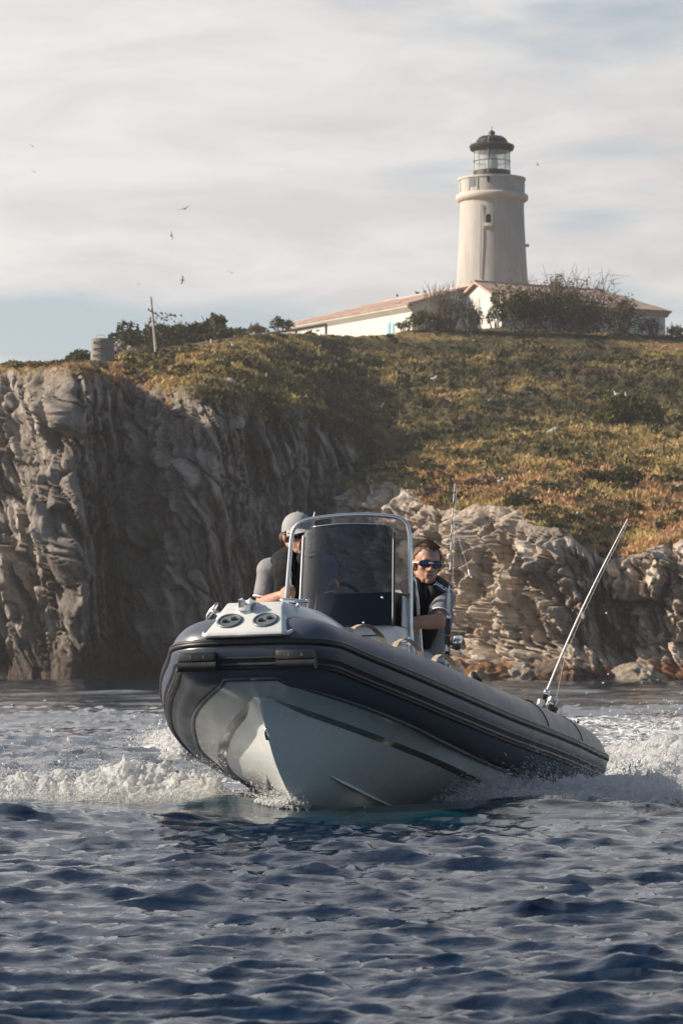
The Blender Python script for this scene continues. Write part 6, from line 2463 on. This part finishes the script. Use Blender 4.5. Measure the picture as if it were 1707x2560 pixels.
def text_mesh(name, body, size, material, parent, origin, ux, uy, shear=0.0, lift=0.001, sx=1.0, width=None, bend=None):
    cu = bpy.data.curves.new('t', 'FONT')
    cu.body = body; cu.size = size; cu.shear = shear; cu.extrude = 0.0006; cu.align_x = 'CENTER'; cu.align_y = 'CENTER'; cu.resolution_u = 3
    cu.offset = size * .035
    to = bpy.data.objects.new('t', cu); COL.objects.link(to)
    dg = bpy.context.evaluated_depsgraph_get()
    me = bpy.data.meshes.new_from_object(to.evaluated_get(dg))
    bpy.data.objects.remove(to)
    me.name = name
    ux = np.array(ux, float); ux /= np.linalg.norm(ux)
    uy = np.array(uy, float); uy -= ux * (ux @ uy); uy /= np.linalg.norm(uy)
    n = np.cross(ux, uy)
    for v in me.vertices:
        x, y, z = v.co[0] * sx, v.co[1], v.co[2]
        v.co = Vector(np.array(origin) + ux * x + uy * y + n * (z + lift - (bend or 0) * x * x))
    return obj(name, me, material, parent)


# driver, at the starboard side of the console, right hand on the rear brace
yf = R_(33)
dj = dict(neck=(-2.40, -.445, 1.055), chest=(-2.44, -.445, .90), waist=(-2.52, -.44, .68), hip=(-2.60, -.43, .50),
          shR=(-2.37, -.600, 1.010), shL=(-2.42, -.285, 1.020), elR=(-2.36, -.640, .815), wrR=(-2.155, -.475, .838), elL=(-2.33, -.22, .80), wrL=(-2.30, -.18, .63 + .2),
          knR=(-2.20, -.52, .47), knL=(-2.22, -.33, .47), anR=(-2.20, -.52, .12), anL=(-2.24, -.30, .12),
          barR=(-2.085, -.402, .850), baxR=(0.04, .02, 1.0), barL=(-2.33, -.195, .91), baxL=(0, .7, .7))
drv = Fig(None, 'driver in grey cap, dark glasses and black life vest behind the console', dj, (-2.36, -.432, 1.198), yf, R_(6))
drv.body(); drv.clothes()
drv.vest(front=np.array([1.0, .30, 0]), wl=.066, cx=-.03)
drv.glasses(M['lens_black'], M['rubber'])
# cap
mb = MB()
V, F = [], []
nu, nv = 32, 12
for j in range(nv + 1):
    th = PI * .5 * j / nv
    for i in range(nu):
        ph = 2 * PI * i / nu
        rx = .106 if math.cos(ph) > 0 else .109
        V.append(drv.h((-.010 + rx * math.sin(th) * math.cos(ph), .0885 * math.sin(th) * math.sin(ph), .044 + .099 * math.cos(th) ** .85)))
for j in range(nv):
    for i in range(nu):
        i2 = (i + 1) % nu
        F.append((j * nu + i, (j + 1) * nu + i, (j + 1) * nu + i2, j * nu + i2))
b0 = len(V)
for i in range(nu):
    ph = 2 * PI * i / nu
    V.append(drv.h((-.010 + (.106 if math.cos(ph) > 0 else .109) * math.cos(ph), .0885 * math.sin(ph), .024 if math.cos(ph) < .3 else .034)))
for i in range(nu):
    i2 = (i + 1) % nu
    F.append((nv * nu + i, b0 + i, b0 + i2, nv * nu + i2))
capo = mb.add(V, F).build('cap', M['cap'], drv.root, smooth=True)
mb = MB(); V, F = [], []
for j in range(7):
    t = j / 6
    for i in range(13):
        g = lerp(-1.15, 1.15, i / 12)
        r = .094 + t * .074 * math.cos(g) ** .4 * 1.0
        x = -.010 + r * math.cos(g) * 1.06; y = .0885 * (1 + .02 * t) * math.sin(g) * 1.0
        V.append(drv.h((x, y, .046 - .022 * t - .030 * (y / .085) ** 2 * (.4 + .6 * t))))
for j in range(6):
    for i in range(12):
        a = j * 13 + i; F.append((a, a + 1, a + 14, a + 13))
bo_ = mb.add(V, F).build('cap_brim', M['cap'], capo, smooth=True)
sl = bo_.modifiers.new('s', 'SOLIDIFY'); sl.thickness = .005; bake(bo_); bo_.data.polygons.foreach_set('use_smooth', np.ones(len(bo_.data.polygons), bool))
mb = MB(); mb.ell(drv.h((-.010, 0, .144)), (.009, .009, .005), None, 10, 6); mb.build('cap_button', M['cap'], capo, smooth=True)


def hair_shell(fig, top=.006, side=.004, seed=1):
    """short cropped hair with a ragged hairline"""
    r = np.random.default_rng(seed)
    V, F = [], []
    nu, nv = 96, 46
    idx = {}
    for j in range(nv + 1):
        th = PI * .74 * j / nv
        for i in range(nu):
            ph = 2 * PI * i / nu
            d = np.array([math.sin(th) * math.cos(ph), math.sin(th) * math.sin(ph), math.cos(th)])
            n = noise3(np.array([d * 9 + seed]))[0]
            e = side + (top - side) * max(0, d[2]) + .0045 * n + (.012 * max(0, d[2] - .55) * max(0, d[0] + .35))
            V.append(np.array([-.012, 0, .045]) + d * (np.array([.093, .074, .084]) + e))
    for j in range(nv):
        for i in range(nu):
            i2 = (i + 1) % nu
            q = [j * nu + i, (j + 1) * nu + i, (j + 1) * nu + i2, j * nu + i2]
            c = np.mean([V[k] for k in q], 0)
            # hairline: high on the forehead with receding corners, down behind the ears
            lim = .092 - .010 * (abs(abs(c[1]) - .02) < .012) if c[0] > .045 else (.048 + .03 * (c[0] - .0) / .045 if c[0] > 0 else -.035)
            lim += .006 * noise3(np.array([c * 90]))[0]
            if c[2] > lim:
                F.append(tuple(q))
    Vw = [fig.h(v) for v in V]
    used = sorted({k for f in F for k in f}); mp_ = {k: i for i, k in enumerate(used)}
    o = MB().add([Vw[k] for k in used], [tuple(mp_[k] for k in f) for f in F]).build('hair', M['hair'], fig.root, smooth=True)
    # upright strands along the crown
    m2 = MB()
    for _ in range(800):
        ph = r.uniform(0, 2 * PI); th = r.uniform(0, .95)
        d = np.array([math.sin(th) * math.cos(ph), math.sin(th) * math.sin(ph), math.cos(th)])
        p = np.array([-.012, 0, .045]) + d * (np.array([.093, .074, .084]) + .006)
        if p[0] > .05 and p[2] < .095: continue
        q = p + d * r.uniform(.004, .011) + r.normal(0, .003, 3) + [.003, 0, .002]
        m2.tube([fig.h(p), fig.h(q)], [.0028, .0008], 3, cap=False)
    m2.build('hair_tuft', M['hair'], o)
    return o


# dark hair edge under the cap
mb = MB(); mb.cap(drv.h((-.075, -.055, .0)), drv.h((-.075, .055, .0)), .032, .032); mb.cap(drv.h((.0, -.0735, .012)), drv.h((-.05, -.066, 0)), .012, .02); mb.cap(drv.h((.0, .0735, .012)), drv.h((-.05, .066, 0)), .012, .02)
mb.build('hair', M['hair'], drv.root, smooth=True)

# passenger, to port of the console, forearm resting across
pj = dict(neck=(-2.41, .305, .868), chest=(-2.46, .272, .735), waist=(-2.54, .215, .58), hip=(-2.62, .175, .455),
          shR=(-2.49, .125, .830), shL=(-2.37, .410, .815), elR=(-2.36, .085, .655), wrR=(-2.20, .23, .640), elL=(-2.19, .428, .668), wrL=(-2.10, .265, .655),
          knR=(-2.24, .10, .45), knL=(-2.24, .27, .45), anR=(-2.28, .12, .12), anL=(-2.26, .28, .12),
          barR=(-2.14, .29, .645), baxR=(0.2, .2, 1.0), barL=(-2.06, .205, .655), baxL=(.2, .3, 1.0))
psg = Fig(None, 'passenger with short brown hair and blue sunglasses leaning out beside the console', pj, (-2.335, .328, 1.003), R_(27), R_(7), R_(-3))
psg.body(); psg.clothes()
vo, VP_, vt_, vc_, vf_, vs_ = psg.vest(front=np.array([1.0, .35, 0]), cx=-.014)
psg.glasses(M['lens'], M['white'])
hair_shell(psg, seed=3)
mb = MB(); mb.cap(psg.h((.0885, -.017, -.0545)), psg.h((.0885, .017, -.0545)), .0042, .0042); mb.build('lips', mat('lip_skin', (0.26, 0.10, 0.08), 0.5), psg.root, smooth=True)
# stubble on the jaw
st_ = mat('beard_stubble', (0.25, 0.135, 0.095), 0.7, col2=(0.33, 0.18, 0.125), nscale=90)
mb = MB()
mb.cap(psg.h((.054, -.020, -.080)), psg.h((.054, .020, -.080)), .0215, .0215)
mb.ell(psg.h((.076, 0, -.090)), (.0165, .020, .0145), psg.HR)
mb.build('stubble', st_, psg.root, smooth=True)
# lettering on the left shoulder panel of the vest
i_ = 51
n_ = VP_[i_] - vc_; n_ -= vt_[i_] * (n_ @ vt_[i_]); n_ /= np.linalg.norm(n_)
bx = np.cross(vt_[i_], n_)
uyv = -vt_[i_] if (-vt_[i_])[2] > 0 else vt_[i_]
uxv = np.cross(uyv, n_)
text_mesh('lettering', 'JARLEY', .034, M['letter'], vo, VP_[i_] + n_ * .0435, uxv, uyv, shear=.25, sx=.86, bend=0.8)
mb = MB(); V = []
text_mesh('lettering', '----------', .016, M['hatch'], vo, VP_[i_] + n_ * .0435 - uyv * .024, uxv, uyv, sx=1.1, bend=0.8)
# faint print on the windshield
q = ws_pt(-.78, .72)
text_mesh('lettering', 'JARLEY', .018, M['letter_faint'], wsh, q + np.array([.008, 0, 0]), (0.0, 1, 0), (-.25, 0, 1))

# ================================================================== FISHING GEAR
def curve_pts(keys, n=24):
    K = np.array(keys, float); k = np.linspace(0, 1, len(K)); s = np.linspace(0, 1, n)
    return np.stack([herm(k, K[:, i], s) for i in range(3)], 1)


def rod(label, whip, keys, r0, r1, blank, handle_len, guides, reel_at, reel_side):
    e = empty('fishing_rod', None, label, 'fishing rod', 'fishing rods in the boat', mat4=BM)
    P = curve_pts(keys, 40)
    sl = np.concatenate([[0], np.cumsum(np.linalg.norm(np.diff(P, axis=0), axis=1))])
    def at(d): return np.array([np.interp(d, sl, P[:, i]) for i in range(3)])
    MB().tube([at(d) for d in np.linspace(0, sl[-1], 40)], np.linspace(r0, r1, 40), 8).build('blank', blank, e, smooth=True)
    dirn = at(.3) - at(0); dirn /= np.linalg.norm(dirn)
    for k, (a, b, r, m) in enumerate(handle_len):
        MB().tube([at(a), at(b)], r, 10).build('grip', m, e, smooth=True)
    side = np.array(reel_side, float)
    gp = []
    for d in guides:
        p = at(d); rg = .012 * (1 - .75 * d / sl[-1]) + .0025
        c = p + side * (rg + .008)
        t = at(min(d + .05, sl[-1])) - at(max(d - .05, 0)); t /= np.linalg.norm(t)
        b = np.cross(t, side)
        mb = MB(); mb.tube([c + side * rg * math.cos(g) + b * rg * math.sin(g) for g in np.linspace(0, 2 * PI, 16)], .0018, 5, cap=False)
        mb.tube([p - t * .03, c - side * rg], .0018, 4); mb.tube([p + t * .03, c - side * rg], .0018, 4)
        mb.build('line_guide', M['steel'], e)
        mb = MB(); mb.tube([p - t * .022, p + t * .022], np.interp(d, [0, sl[-1]], [r0, r1]) * 1.12, 8); mb.build('whipping', whip, e)
        gp.append(c)
    # reel
    c = at(reel_at) + side * .055
    t = dirn; b = np.cross(t, side)
    mb = MB(); mb.tube([at(reel_at) + side * .005, c], [.008, .010], 8); mb.tube([at(reel_at - .04) + side * .008, at(reel_at + .04) + side * .008], .007, 8)
    mb.ell(c - t * .01, (.026, .026, .026)); rl = mb.build('reel', M['dark'], e, smooth=True)
    mb = MB(); mb.tube([c + t * .0, c + t * .012, c + t * .04, c + t * .044], [.024, .030, .030, .026], 16); mb.build('spool', M['chrome'], rl, smooth=False); shade_auto(rl.children[0].data)
    mb = MB(); mb.tube([c, c + b * .05, c + b * .055 - t * .04, c + b * .075 - t * .042], [.006, .005, .005, .010], 6); mb.build('crank', M['steel'], rl)
    mb = MB(); mb.tube([c + t * .035 + side * .034 * math.cos(g) + b * .034 * math.sin(g) for g in np.linspace(0, PI, 14)], .0022, 5); mb.build('bail', M['steel'], rl)
    # line
    pts = [c + t * .03 + side * .02] + gp + [at(sl[-1])]
    for i in range(len(pts) - 1):
        pass
    MB().tube(pts, .0012, 4).build('line', M['lineM'], e)
    return e, at, sl


r1, at1, sl1 = rod('upright dark spinning rod beside the passenger, lure dangling from its line', M['white'],
                   [(-2.0, .517, .403), (-2.0, .519, .50), (-2.0, .522, .60), (-2.0, .541, 1.031), (-2.0, .552, 1.23), (-2.0, .566, 1.426)],
                   .0048, .0018, M['blank_dark'], [(-.02, .03, .0135, M['white']), (.03, .075, .0155, M['rubber']), (.075, .10, .0125, M['white']), (.115, .16, .016, M['rubber']), (.17, .255, .0155, M['rubber']), (.255, .275, .011, M['chrome']), (.29, .40, .0095, M['blank'])],
                   (.42, .55, .66, .76, .85, .93, .985), .115, (.12, .98, .02))
mb = MB(); mb.tube([(-2.0, .516, .22), (-2.0, .517, .41)], .019, 12); mb.tube([(-2.0, .516, .25), (-2.0, .60, .22)], .012, 8); mb.build('rod_holder', M['steel'], boat, smooth=True)
mb = MB(); lp = curve_pts([(-2.0, .556, 1.20), (-2.0, .575, 1.14), (-2.0, .61, 1.03), (-2.0, .640, .925)], 14); mb.tube(lp, .0013, 4); mb.build('lure_line', M['lineM'], r1)
mb = MB(); mb.tube([(-2.0, .640, .930), (-2.0, .643, .920), (-2.0, .647, .905), (-2.0, .650, .895), (-2.0, .655, .888)], [.003, .006, .0075, .006, .002], 8); mb.ell((-2.0, .658, .887), (.004, .006, .005)); mb.build('lure', M['white'], r1, smooth=True)
r2, at2, sl2 = rod('long white rod leaning out over the stern on the right', M['blank'],
                   [(-3.8, lerp(.685, 1.24, t_) - .018 * math.sin(PI * t_), lerp(.300, 1.443, t_) + .010 * math.sin(PI * t_)) for t_ in np.linspace(0, 1, 9)],
                   .0082, .0036, M['blank'], [(0.0, .10, .017, M['rubber']), (.10, .13, .020, M['chrome'])],
                   (.36, .62, .85, 1.03, 1.15, 1.24), .06, (.1, .90, -.42))
mb = MB(); mb.tube([(-3.8, .672, .24), (-3.8, .70, .36)], .026, 14); mb.box((-3.8, .665, .235), (.08, .10, .02)); mb.tube([(-3.79, .73, .30), (-3.79, .75, .37)], .012, 8); mb.build('rod_holder', M['chrome'], boat, smooth=False)
